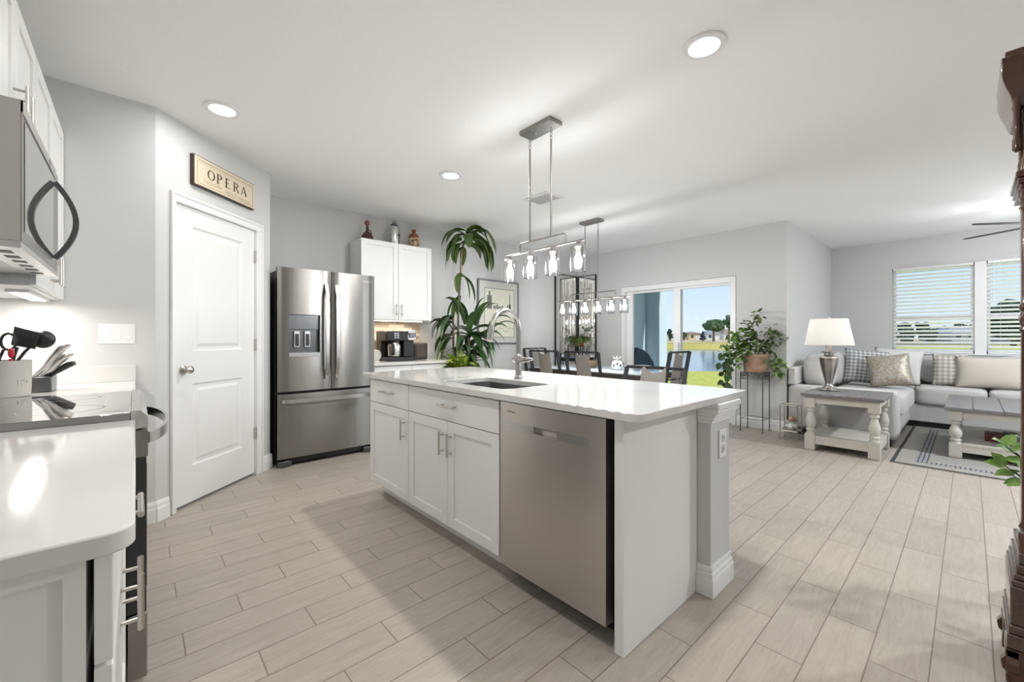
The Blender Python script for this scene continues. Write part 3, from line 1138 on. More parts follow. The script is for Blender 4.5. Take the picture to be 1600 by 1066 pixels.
t = thing('wall_cabinet', 'white wall cabinet above the microwave with two bar handles', 'cabinet', (-.45, 2.18, 1.84))
part('body', MB().box(-.628, -.321, RY0, RY1, 1.838, 2.32), M['cab'], t)
for a0, a1, hy in ((RY0 + .002, 2.178, 2.135), (2.182, RY1 - .002, 2.225)):
    dr = door_part('door', FRN, t, a0, a1, 1.842, 2.317, -.3205)
    part('handle', pull(FRN, (hy, 1.88), (hy, 2.01), -.3015), M['nickel'], dr, smooth=True)
t = thing('wall_cabinet', 'white wall cabinet between the microwave and the grey wall', 'cabinet', (-.45, 3.0, 1.374))
part('body', MB().box(-.628, -.321, 2.566, 3.446, 1.374, 2.32), M['cab'], t)
for a0, a1, hy in ((2.569, 3.004, 2.965), (3.008, 3.443, 3.045)):
    dr = door_part('door', FRN, t, a0, a1, 1.378, 2.317, -.3205)
    part('handle', pull(FRN, (hy, 1.42), (hy, 1.55), -.3015), M['nickel'], dr, smooth=True)
ul = thing('under_cabinet_light', 'lit bar light under the wall cabinet beside the microwave', 'light', (-.385, 3.1, 1.36))
part('housing', MB().box(-.42, -.35, 2.80, 3.39, 1.362, 1.3735), M['trim'], ul)
part('lens', MB().box(-.41, -.36, 2.83, 3.36, 1.3605, 1.3615), M['strip'], ul)
l = add_light('bar_lamp', 'AREA', (-.385, 3.1, 1.355), 2.2, WARM, size=.05, size_y=.5)
l.parent = ul
l.matrix_parent_inverse = ul.matrix_basis.inverted()

# light switches
sw = thing('light_switch', 'white triple rocker light switch plate on the wall left of the pantry door', 'switch', (-.083, 3.45, 1.187))
FSW = Fr((0, 3.45, 0), (1, 0), (0, -1))
part('cover_plate', MB(FSW).box(-.164, -.003, 0, .006, 1.127, 1.246), M['trim'], sw, bevel=.002)
for i in range(3):
    x = -.131 + i * .047
    part('rocker', MB(FSW).box(x - .017, x + .017, .006, .009, 1.153, 1.220), M['trim'], sw, bevel=.0015)


def text_mesh(txt, size, name='lettering'):
    cu = bpy.data.curves.new(name, 'FONT')
    cu.body = txt
    cu.size = size
    cu.extrude = .0004
    cu.align_x = 'CENTER'
    cu.align_y = 'CENTER'
    cu.resolution_u = 3
    ob = bpy.data.objects.new(name, cu)
    COL.objects.link(ob)
    dg = bpy.context.evaluated_depsgraph_get()
    me = bpy.data.meshes.new_from_object(ob.evaluated_get(dg))
    bpy.data.objects.remove(ob)
    return me


def put_text(txt, size, loc, rot, m, parent, shear=0.0):
    me = text_mesh(txt, size)
    if shear:
        for v_ in me.vertices:
            v_.co.x += v_.co.y * shear
    me.materials.clear()
    me.materials.append(m)
    o = bpy.data.objects.new('lettering', me)
    COL.objects.link(o)
    o.parent = parent
    o.location = Vector(loc) - OFF[parent.name]
    o.rotation_euler = rot
    return o


# utensil crock and its utensils
CX, CY = -.445, 2.86
ck = thing('utensil_crock', 'grey ceramic utensil crock at the left edge of the photo', 'crock', (CX, CY, .9))
M['crock'] = mat('grey_stoneware', S(178, 174, 168), .6, noise_amt=.06, noise_scale=10)
part('pot', MB().lathe([(.088, .9005), (.094, .905), (.097, 1.0), (.097, 1.062), (.09, 1.062), (.088, .915)], (CX, CY), 32), M['crock'], ck, smooth=True)
for i, chh in enumerate('HO'):
    a = -PI / 2 + math.radians(48 + i * 13)
    put_text(chh, .030, (CX + .0985 * math.cos(a), CY + .0985 * math.sin(a), .965), (PI / 2, 0, a + PI / 2), M['white_paper'], ck)


def utensil(name, label, mb, m, loc, group=None, sub=None):
    return solo(name, mb, m, label, 'utensil', loc, group, smooth=True)


def up(px, dz):
    return (CX + px[0], CY + px[1], .92 + dz)


# black turner (large head, nearest the wall light)
m_ = MB().tube([(CX + .01, CY + .02, .93), (CX + .05, CY + .02, 1.12)], .006, 8)
m_.add([(CX + .030, CY + .035, 1.130), (CX + .105, CY + .005, 1.110), (CX + .120, CY + .000, 1.185), (CX + .040, CY + .035, 1.215),
        (CX + .031, CY + .039, 1.131), (CX + .106, CY + .009, 1.111), (CX + .121, CY + .004, 1.186), (CX + .041, CY + .039, 1.216)],
       [(0, 1, 2, 3), (4, 5, 6, 7), (0, 1, 5, 4), (1, 2, 6, 5), (2, 3, 7, 6), (3, 0, 4, 7)])
utensil('spatula', 'black turner with a wide square head standing in the crock', m_, M['black'], (CX, CY, .93))
m_ = MB().tube([(CX - .02, CY + .03, .93), (CX + .07, CY + .05, 1.10), (CX + .10, CY + .055, 1.14)], .006, 8)
m_.ball((CX + .125, CY + .055, 1.155), .040, .02, .042)
utensil('ladle', 'black rounded ladle leaning right out of the crock', m_, M['black'], (CX, CY, .93))
m_ = MB().tube([(CX - .03, CY - .03, .93), (CX - .035, CY - .04, 1.08)], .006, 8)
m_.box(CX - .085, CX + .0, CY - .046, CY - .040, 1.075, 1.150)
utensil('spatula', 'dark grey flat spatula at the front left of the crock', m_, M['black'], (CX, CY, .93))
m_ = MB()
for s_ in (-1, 1):
    pts = [(CX + .005 + s_ * .026 + .022 * math.cos(a), CY - .02, 1.145 + .036 * math.sin(a)) for a in [2 * PI * i / 16 for i in range(17)]]
    m_.tube(pts, .005, 8, cap=False)
    m_.tube([(CX + .005 + s_ * .012, CY - .02, 1.11), (CX + .005, CY - .02, 1.07), (CX + .005, CY - .02, .94)], .005, 8)
utensil('scissors', 'kitchen scissors with black looped handles in the crock', m_, M['black'], (CX, CY, .93))
m_ = MB().tube([(CX + .035, CY - .045, .93), (CX + .042, CY - .05, 1.07)], .006, 8)
m_.ball((CX + .043, CY - .051, 1.095), .010, .008, .022)
M['red'] = mat('red_rubber', S(190, 44, 60), .5)
utensil('scraper', 'small utensil with a red tip at the front of the crock', m_, M['red'], (CX, CY, .93))

# knife block with steel handled knives
kbk = MB()
kbk.prism([(-.375, 2.98), (-.300, 2.98), (-.300, 3.16), (-.375, 3.16)], .9005, .975)
solo('knife_block', kbk, M['gun'], 'dark grey block of knives standing behind the crock', 'knife block', (-.34, 3.07, .9), bevel=.004)
kn_p = {}
for i in range(9):
    row, k_ = i // 3, i % 3
    x0, y0_ = -.362 + row * .020, 3.0 + k_ * .045 + row * .012
    dxk = .115 - row * .012
    dzk = .155 - row * .048
    kind_ = 'black' if row == 2 else 'steel'
    if (kind_, row) not in kn_p:
        pts = [(0, 0, 0), (dxk * .3, 0, dzk * .28), (dxk * .55, 0, dzk * .62), (dxk * .8, 0, dzk * .9), (dxk, 0, dzk)]
        m_ = MB().tube(pts, [.008, .010, .014, .015, .010], 10)
        kn_p[(kind_, row)] = solo('knife', m_, M['steel_light'] if kind_ == 'steel' else M['black'],
                                  ('knife with a steel handle in the upper row of the knife block', 'knife with a steel handle in the middle row of the knife block', 'knife with a black handle in the lowest row of the knife block')[row],
                                  'knife', (x0, y0_, .974), ('upper row of knives in the block', 'middle row of knives in the block', 'lowest row of knives in the block')[row], local=True, smooth=True)
    else:
        c_ = kn_p[(kind_, row)].copy()
        COL.objects.link(c_)
        c_.location = (x0, y0_, .974)

# ================================================================ FRIDGE
FY = 4.12
FF = Fr((0, FY, 0), (1, 0), (0, -1))      # a = x, b towards the room
fg = thing('refrigerator', 'tall stainless french door refrigerator beside the pantry wall', 'fridge', (1.38, 4.45, 0))
part('body', MB().box(.938, 1.824, 4.19, 4.785, .03, 1.775), M['dark_grey'], fg, bevel=.004)
part('hinge_cover', MB().box(.945, 1.01, 4.14, 4.24, 1.776, 1.792).box(1.75, 1.815, 4.14, 4.24, 1.776, 1.792), M['dark_grey'], fg)


def bowed_front(m, x0, x1, z0, z1, bow, back, hole=None, n=14):
    xs = [x0 + (x1 - x0) * i / n for i in range(n + 1)]
    zs = [z0, z1]
    if hole:
        xs = sorted(set([x for x in xs if abs(x - hole[0]) > .006 and abs(x - hole[1]) > .006] + [hole[0], hole[1]]))
        zs = [z0, hole[2], hole[3], z1]

    def b(x):
        s_ = (x - x0) / (x1 - x0) * 2 - 1
        return -bow * s_ ** 4 - bow * .5 * s_ * s_
    for i in range(len(xs) - 1):
        for j in range(len(zs) - 1):
            xm, zm = (xs[i] + xs[i + 1]) / 2, (zs[j] + zs[j + 1]) / 2
            if hole and hole[0] < xm < hole[1] and hole[2] < zm < hole[3]:
                continue
            m.add([(xs[i], b(xs[i]), zs[j]), (xs[i + 1], b(xs[i + 1]), zs[j]), (xs[i + 1], b(xs[i + 1]), zs[j + 1]), (xs[i], b(xs[i]), zs[j + 1])], [(0, 1, 2, 3)])
    for z in (z0, z1):
        for i in range(len(xs) - 1):
            m.add([(xs[i], b(xs[i]), z), (xs[i + 1], b(xs[i + 1]), z), (xs[i + 1], back, z), (xs[i], back, z)], [(0, 1, 2, 3)])
    for x in (x0, x1):
        m.add([(x, b(x), z0), (x, back, z0), (x, back, z1), (x, b(x), z1)], [(0, 1, 2, 3)])
    m.add([(x0, back, z0), (x1, back, z0), (x1, back, z1), (x0, back, z1)], [(0, 1, 2, 3)])
    if hole:
        h0, h1, g0, g1 = hole
        for x in (h0, h1):
            m.add([(x, b(x), g0), (x, back + .003, g0), (x, back + .003, g1), (x, b(x), g1)], [(0, 1, 2, 3)])
        for z in (g0, g1):
            m.add([(h0, b(h0), z), (h1, b(h1), z), (h1, back + .003, z), (h0, back + .003, z)], [(0, 1, 2, 3)])
    return m


HO = (1.022, 1.290, .992, 1.378)
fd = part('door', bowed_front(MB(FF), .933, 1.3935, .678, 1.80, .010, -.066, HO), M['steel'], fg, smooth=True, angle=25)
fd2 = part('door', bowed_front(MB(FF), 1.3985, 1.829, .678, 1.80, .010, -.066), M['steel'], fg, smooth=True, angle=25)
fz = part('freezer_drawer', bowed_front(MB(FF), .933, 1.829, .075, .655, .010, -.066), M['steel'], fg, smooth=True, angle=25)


def bow_strap(F, p0, p1, b0, out, w, wdir, t=.012, n=16):
    pts = []
    for i in range(n + 1):
        s_ = i / n
        pts.append((p0[0] + (p1[0] - p0[0]) * s_, b0 + out * min(1, math.sin(PI * s_) * 2.2 + .15) * .75 + out * .25 * math.sin(PI * s_), p0[1] + (p1[1] - p0[1]) * s_))
    return MB(F).strap(pts, w, t, wdir)


hh = bow_strap(FF, (1.345, .775), (1.345, 1.675), -.002, .052, .030, (1, 0, 0))
hh.box(1.333, 1.357, -.004, .02, .776, .80).box(1.333, 1.357, -.004, .02, 1.65, 1.674)
part('handle', hh, M['steel_light'], fd, smooth=True)
hh = bow_strap(FF, (1.440, .775), (1.440, 1.675), -.002, .052, .030, (1, 0, 0))
hh.box(1.428, 1.452, -.004, .02, .776, .80).box(1.428, 1.452, -.004, .02, 1.65, 1.674)
part('handle', hh, M['steel_light'], fd2, smooth=True)
hh = bow_strap(FF, (.965, .592), (1.795, .592), -.002, .05, .036, (0, 0, 1))
hh.box(.966, .99, -.006, .02, .58, .604).box(1.77, 1.794, -.006, .02, .58, .604)
part('handle', hh, M['steel_light'], fz, smooth=True)
# dispenser
ds = MB(FF)
ds.box(HO[0] + .001, HO[1] - .001, -.062, -.052, HO[2] + .001, HO[3] - .001)
dsp = part('dispenser', ds, M['gun'], fd, label='recessed dark grey ice and water dispenser')
M['disp_panel'] = mat('dispenser_grey', S(120, 118, 116), .3, .8)
dp = MB(FF)
dp.box(1.027, 1.285, -.052, -.012, 1.215, 1.373)
dp.box(1.022, 1.290, -.052, .004, .992, 1.03)
part('drip_tray', MB(FF).box(1.024, 1.288, -.05, .006, .992, 1.028), M['steel_light'], fd)
part('control_panel', MB(FF).box(1.024, 1.288, -.051, -.03, 1.245, 1.376), M['gun'], fd)
part('paddle', MB(FF).box(1.075, 1.12, -.05, -.028, 1.08, 1.225).box(1.165, 1.21, -.05, -.028, 1.08, 1.225), M['steel_light'], fd)
part('paddle_insert', MB(FF).box(1.082, 1.113, -.028, -.025, 1.09, 1.20).box(1.172, 1.203, -.028, -.025, 1.09, 1.20), M['black'], fd)
for pl in ([(.936, 4.125), (.96, 4.110), (1.02, 4.110), (1.05, 4.13), (1.05, 4.195), (.936, 4.195)],
           [(1.71, 4.13), (1.74, 4.110), (1.80, 4.110), (1.826, 4.125), (1.826, 4.195), (1.71, 4.195)]):
    part('foot', MB().prism(pl, .001, .055), M['gun'], fg, bevel=.004)
part('kick_grille', MB().box(.99, 1.775, 4.16, 4.19, .02, .072), M['black'], fg)
put_text('Whirlpool', .034, (1.73, 4.1215, 1.735), (PI / 2, 0, 0), M['pillow_white'], fd2, shear=.2)

# ================================================================ COFFEE BAR
FC = Fr((0, 4.47, 0), (1, 0), (0, -1))
t = thing('wall_cabinet', 'white two door wall cabinet above the coffee maker, bottles on top', 'cabinet', (2.27, 4.6, 1.374))
part('body', MB().box(1.826, 2.712, 4.49, 4.797, 1.374, 2.265), M['cab'], t)
for a0, a1, hx in ((1.828, 2.267, 2.235), (2.271, 2.710, 2.305)):
    dr = door_part('door', Fr((0, 4.4895, 0), (1, 0), (0, -1)), t, a0, a1, 1.376, 2.263, 0)
    part('handle', pull(FC, (hx, 1.425), (hx, 1.56), .0, r=.005), M['nickel'], dr, smooth=True)
ls = thing('led_strip', 'warm glowing LED strip light under the coffee bar wall cabinet', 'light', (2.2, 4.53, 1.37))
part('housing', MB().box(1.84, 2.60, 4.500, 4.53, 1.362, 1.3735), M['trim'], ls)
part('lens', MB().box(1.845, 2.595, 4.498, 4.528, 1.3575, 1.3615), M['strip'], ls)
l = add_light('strip_lamp', 'AREA', (2.22, 4.515, 1.355), 5.5, (1, .84, .66), size=.74, size_y=.03)
l.parent = ls
l.matrix_parent_inverse = ls.matrix_basis.inverted()
t = thing('base_cabinet', 'white base cabinet of the coffee bar right of the refrigerator', 'cabinet', (2.3, 4.5, 0))
part('body', MB().box(1.835, 2.735, 4.20, 4.795, .11, .868), M['cab'], t)
part('toe_kick', MB().box(1.835, 2.735, 4.27, 4.795, .001, .1095), M['cab'], t)
FB = Fr((0, 4.1995, 0), (1, 0), (0, -1))
for a0, a1, hx in ((1.838, 2.283, 2.25), (2.287, 2.732, 2.32)):
    dr = door_part('drawer', FB, t, a0, a1, .70, .858, 0, frame=False)
    part('handle', pull(FB, ((a0 + a1) / 2 - .07, .78), ((a0 + a1) / 2 + .07, .78), .019), M['nickel'], dr, smooth=True)
    dr = door_part('door', FB, t, a0, a1, .114, .695, 0)
    part('handle', pull(FB, (hx, .51), (hx, .64), .019), M['nickel'], dr, smooth=True)
solo('coffee_bar_worktop', MB().box(1.832, 2.76, 4.16, 4.797, .87, .90), M['quartz'],
     'white quartz worktop of the coffee bar right of the refrigerator', 'worktop', (2.3, 4.5, .87), bevel=.002)
M['stone'] = stone_strip_material()
solo('tile_backsplash', MB().box(1.832, 2.733, 4.788, 4.7995, .9005, 1.3735), M['stone'],
     'backsplash of narrow beige and brown stone strips behind the coffee maker', 'backsplash', (2.3, 4.79, .9))

# coffee maker
cm = thing('coffee_maker', 'black and silver drip coffee maker with a steel carafe on the coffee bar', 'coffee maker', (2.27, 4.5, .9))
part('base', MB().box(2.085, 2.455, 4.38, 4.66, .9005, .945), M['black'], cm, bevel=.008)
part('column', MB().box(2.09, 2.45, 4.55, 4.66, .945, 1.13), M['black'], cm, bevel=.004)
part('brew_head', MB().box(2.08, 2.36, 4.39, 4.665, 1.13, 1.245), M['black'], cm, bevel=.012)
hd = MB()
hd.add([(2.345, 4.38, 1.135), (2.46, 4.38, 1.135), (2.46, 4.64, 1.135), (2.345, 4.64, 1.135), (2.325, 4.40, 1.255), (2.455, 4.40, 1.255), (2.455, 4.64, 1.255), (2.325, 4.64, 1.255)],
       [(0, 1, 2, 3), (4, 5, 6, 7), (0, 1, 5, 4), (1, 2, 6, 5), (2, 3, 7, 6), (3, 0, 4, 7)])
part('pod_head', hd, M['steel_light'], cm, bevel=.012)
part('pod_window', MB().box(2.36, 2.44, 4.372, 4.392, 1.165, 1.225), M['black_glass'], cm, bevel=.006)
part('single_cup_column', MB().box(2.31, 2.44, 4.42, 4.55, .945, 1.134), M['black'], cm, bevel=.006)
bt = MB()
for i in range(2):
    for j in range(3):
        bt.box(2.175 + i * .032, 2.200 + i * .032, 4.383, 4.391, 1.158 + j * .024, 1.176 + j * .024)
part('button', bt, M['steel_light'], cm, bevel=.002)
cf = part('carafe', MB().lathe([(.062, .946), (.075, .955), (.078, 1.06), (.070, 1.095), (.055, 1.115), (.001, 1.118)], (2.21, 4.46), 24), M['steel_light'], cm, smooth=True)
part('handle', MB().strap([(2.155, 4.385, 1.09), (2.145, 4.355, 1.085), (2.145, 4.35, 1.0), (2.155, 4.388, .975)], .03, .012, (1, -.3, 0)), M['black'], cf)
part('lid', MB().lathe([(.06, 1.112), (.06, 1.127), (.001, 1.128)], (2.21, 4.46), 20), M['black'], cf, smooth=True)
sp = thing('smart_speaker', 'dark brown rounded box speaker beside the coffee maker', 'speaker', (2.6, 4.56, .9))
sb = MB().prism(rounded_rect(2.50, 2.69, 4.50, 4.62, .045), .9005, 1.105)
M['taupe'] = mat('dark_taupe_mesh', S(74, 64, 58), .7)
part('shell', sb, M['taupe'], sp, bevel=.018, seg=4)
part('base_band', MB().prism(rounded_rect(2.502, 2.688, 4.498, 4.622, .045), .912, .93), M['black'], sp)
kc = thing('kitchen_clock', 'small round white dial standing left of the coffee maker', 'clock', (2.03, 4.56, .9))
FKC = Fr((2.03, 4.55, 0), (1, 0), (0, -1))


def disc(m, F, a, z, r, b0, b1, n=28):
    pts = [(a + r * math.cos(2 * PI * i / n), z + r * math.sin(2 * PI * i / n)) for i in range(n)]
    m.F = F
    return m.vprism(pts, b0, b1)


part('case', disc(MB(), FKC, 0, .965, .062, -.02, .018), M['pillow_white'], kc, bevel=.005)
part('dial', disc(MB(), FKC, 0, .965, .045, .018, .0205), M['white_paper'], kc)
part('base', MB(FKC).box(-.03, .03, -.02, .02, .9005, .915), M['cream_wood'], kc)


# bottles above the cabinet
def bottle(name, label, x, prof, m, extra=None):
    t_ = thing(name, label, 'bottle', (x, 4.62, 2.265))
    part('body', MB().lathe([(r, 2.2655 + z) for r, z in prof], (x, 4.62), 24), m, t_, smooth=True)
    return t_


M['amber'] = mat('dark_amber_glass', S(58, 24, 16), .12, coat=.5)
M['brown_gloss'] = mat('brown_glazed_bottle', S(120, 66, 44), .3)
bx = bottle('decanter', 'dark glass decanter with a ball stopper above the coffee bar cabinet', 1.96,
            [(.055, 0), (.064, .015), (.066, .05), (.05, .085), (.022, .115), (.016, .125), (.015, .165), (.02, .17)], M['amber'])
part('stopper', MB().ball((1.96, 4.62, 2.475), .030, .030, .034), M['brown_gloss'], bx, smooth=True)
pts = [(1.96 + .016 + .030 * math.sin(a), 4.62, 2.375 + .027 * math.cos(a)) for a in [PI * i / 10 for i in range(11)]]
part('handle', MB().tube(pts, .006, 8), M['amber'], bx, smooth=True)
bx = bottle('canteen', 'silver metal canteen with a loop stopper above the coffee bar cabinet', 2.29,
            [(.062, 0), (.066, .01), (.066, .205), (.058, .225), (.05, .228)], M['steel_light'])
part('cap', MB().lathe([(.05, 2.494), (.045, 2.515), (.026, 2.525), (.02, 2.535), (.001, 2.536)], (2.29, 4.62), 20), M['gun'], bx, smooth=True)
pts = [(2.29 + .016 * math.cos(a), 4.62, 2.545 + .016 * math.sin(a)) for a in [PI * i / 12 for i in range(-2, 15)]]
part('loop', MB().tube(pts, .005, 8), M['gun'], bx, smooth=True)
part('emblem', MB(Fr((2.29, 4.555, 0), (1, 0), (0, -1))).vprism([(.005, 2.385), (.032, 2.372), (.05, 2.388), (.03, 2.405)], -.012, .001), M['black'], bx)
bx = bottle('bottle', 'reddish brown square shouldered bottle with a picture label above the cabinet', 2.55,
            [(.06, 0), (.064, .01), (.064, .15), (.05, .178), (.022, .188), (.020, .21), (.028, .215), (.028, .235)], M['brown_gloss'])
lb = MB()
lb.lathe([(.0655, 2.285), (.0655, 2.395)], (2.55, 4.62), 24, cap=False)
part('picture_label', lb, mat('sepia_label', S(198, 176, 140), .6, noise_scale=40, col2=S(86, 52, 36)), bx, smooth=True)

# ================================================================ OPERA SIGN
osn = thing('wall_sign', 'cream framed sign reading OPERA above the pantry door', 'sign', tuple(FD(.55, 0, 2.23)))
part('frame', MB(FD).box(.252, .852, .001, .030, 2.228, 2.441), mat('dark_sign_edge', S(58, 46, 38), .5), osn, bevel=.002)
M['sign'] = mat('antique_cream_board', S(212, 198, 176), .6, noise_amt=.06, noise_scale=8)
face = part('board', MB(FD).box(.258, .846, .030, .0345, 2.236, 2.434), M['sign'], osn)
M['sign_line'] = mat('olive_sign_line', S(150, 134, 100), .6)
ln = MB(FD)
ln.box(.275, .830, .0345, .0352, 2.412, 2.416).box(.275, .830, .0345, .0352, 2.400, 2.402).box(.275, .279, .0345, .0352, 2.252, 2.402).box(.824, .828, .0345, .0352, 2.252, 2.402).box(.275, .828, .0345, .0352, 2.250, 2.253)
part('border_line', ln, M['sign_line'], osn)


def glyph(ch, a, z, w, h):
    """thick and thin capitals, (a, z) lower left"""
    m = MB(FD)
    b0, b1 = .0345, .0355
    th, tn = w * .20, w * .08

    def ring(cx, cz, rx, rz, kx, kz, t0=0, t1=2 * PI, n=28):
        for i in range(n):
            q0, q1 = t0 + (t1 - t0) * i / n, t0 + (t1 - t0) * (i + 1) / n
            P_ = [(cx + rx * math.cos(q0), cz + rz * math.sin(q0)), (cx + rx * math.cos(q1), cz + rz * math.sin(q1)),
                  (cx + (rx - kx) * math.cos(q1), cz + (rz - kz) * math.sin(q1)), (cx + (rx - kx) * math.cos(q0), cz + (rz - kz) * math.sin(q0))]
            m.vprism(P_, b0, b1)
    if ch == 'O':
        ring(a + w * .55, z + h / 2, w * .55, h / 2, th, tn)
    if ch in 'PR':
        m.box(a + w * .1, a + w * .1 + th, b0, b1, z, z + h)
        m.box(a, a + w * .4, b0, b1, z, z + tn * .7)
        m.box(a, a + w * .4, b0, b1, z + h - tn * .7, z + h)
        ring(a + w * .38, z + h * .74, w * .48, h * .26, th, tn, -PI / 2, PI / 2, 14)
        m.box(a + w * .2, a + w * .40, b0, b1, z + h * .48, z + h * .48 + tn)
    if ch == 'R':
        m.vprism([(a + w * .42, z + h * .5), (a + w * .42 + th, z + h * .5), (a + w * 1.0, z), (a + w * .78, z)], b0, b1)
    if ch == 'E':
        m.box(a + w * .1, a + w * .1 + th, b0, b1, z, z + h)
        for zz_, ww in ((0, .85), (h * .5 - tn / 2, .6), (h - tn, .8)):
            m.box(a, a + w * ww, b0, b1, z + zz_, z + zz_ + tn)
    if ch == 'A':
        m.vprism([(a - w * .0, z), (a + w * .09, z), (a + w * .55, z + h), (a + w * .46, z + h)], b0, b1)
        m.vprism([(a + w * .80, z), (a + w * 1.04, z), (a + w * .58, z + h), (a + w * .42, z + h)], b0, b1)
        m.box(a + w * .2, a + w * .82, b0, b1, z + h * .3, z + h * .3 + tn)
    return m


M['sign_ink'] = mat('dark_olive_lettering', S(66, 56, 44), .6)
for i, chh in enumerate('OPERA'):
    part('letter', glyph(chh, .365 + i * .082, 2.305, .062, .072), M['sign_ink'], osn)
sc_ = MB(FD)
random.seed(3)
for a0, a1, zc in ((.33, .50, 2.280), (.53, .65, 2.272), (.67, .79, 2.268)):
    pts = []
    nn = int((a1 - a0) / .004)
    for i in range(nn):
        pts.append((a0 + (a1 - a0) * i / nn, .035, zc + .0075 * math.sin(i * 1.25) * (1 + .8 * random.random()) * (1.8 if i % 9 == 0 else 1)))
    sc_.tube(pts, .0009, 5)
part('script_line', sc_, mat('faded_brown_script', S(160, 134, 104), .7), osn)

# ================================================================ FRAMED PICTURE
fp = thing('framed_picture', 'large framed skyline print hanging behind the tall house plant', 'picture', (4.07, 4.8, 1.08))
FP = Fr((0, 4.80, 0), (1, 0), (0, -1))
q = MB(FP)
for a0, a1, z0, z1 in ((3.67, 3.69, 1.075, 2.03), (4.45, 4.47, 1.075, 2.03), (3.69, 4.45, 1.075, 1.095), (3.69, 4.45, 2.01, 2.03)):
    q.box(a0, a1, .001, .03, z0, z1)
part('frame', q, mat('pewter_frame', S(120, 122, 124), .4, .4), fp, bevel=.002)
part('mat_board', MB(FP).box(3.69, 4.45, .004, .018, 1.095, 2.01), M['white_paper'], fp)
q = MB(FP)
for a0, a1, z0, z1 in ((3.79, 3.797, 1.18, 1.90), (4.373, 4.38, 1.18, 1.90), (3.79, 4.38, 1.173, 1.18), (3.79, 4.38, 1.90, 1.907)):
    q.box(a0, a1, .018, .0195, z0, z1)
part('inner_line', q, M['gun'], fp)
pr = part('print', MB(FP).box(3.797, 4.373, .018, .019, 1.18, 1.90), M['print'], fp)
q = MB(FP)
q.box(3.84, 3.93, .019, .0196, 1.60, 1.80).box(3.87, 3.90, .019, .0196, 1.80, 1.86).box(4.28, 4.295, .019, .0196, 1.60, 1.83).box(4.265, 4.31, .019, .0196, 1.60, 1.68)
for i in range(9):
    a = 3.96 + i * .034
    q.box(a, a + .026, .019, .0196, 1.60, 1.62 + .05 * random.random())
for i in range(16):
    a = 3.82 + i * .034
    q.box(a, a + .012, .019, .0196, 1.28 + .03 * math.sin(i), 1.30 + .03 * math.sin(i))
part('skyline', q, M['ink'], pr)
part('glazing', MB(FP).box(3.69, 4.45, .0215, .023, 1.095, 2.01), M['glass'], fp)

# ================================================================ CORNER MIRRORS
def mirror(label, F, a0, a1, bars):
    t_ = thing('mirror', label, 'mirror', tuple(F((a0 + a1) / 2, 0, .12)), group='tall black framed mirrors in the dining corner')
    q_ = MB(F)
    z0, z1 = .14, 2.275
    part('glass', MB(F).box(a0 + .012, a1 - .012, .004, .02, z0 + .012, z1 - .012), M['mirror'], t_)
    for x0, x1, g0, g1 in ((a0, a0 + .018, z0, z1), (a1 - .018, a1, z0, z1), (a0 + .018, a1 - .018, z0, z0 + .012), (a0 + .018, a1 - .018, z1 - .010, z1)):
        q_.box(x0, x1, .001, .032, g0, g1)
    part('frame', q_, M['black_metal'], t_)
    q_ = MB(F)
    for x, wdt, g0, g1 in bars:
        q_.box(x - wdt / 2, x + wdt / 2, .021, .026, g0, g1)
    part('reflection_bar', q_, M['nickel'], t_)  # bars imitate shapes reflected in the mirror glass


mirror('tall mirror with bars imitating reflections on the wall left of the dining corner', Fr((0, YB, 0), (1, 0), (0, -1)), 5.335, 5.925,
       [(5.50, .028, .9, 2.16), (5.58, .010, .9, 2.2), (5.80, .012, .9, 2.2)])
mirror('tall mirror with bars imitating reflections on the wall between the dining corner and the sliding door', Fr((XD, 0, 0), (0, -1), (-1, 0)), -4.765, -4.37,
       [(-4.70, .010, .9, 2.18), (-4.62, .024, .9, 2.15), (-4.56, .008, .9, 2.2), (-4.47, .024, .9, 2.12)])


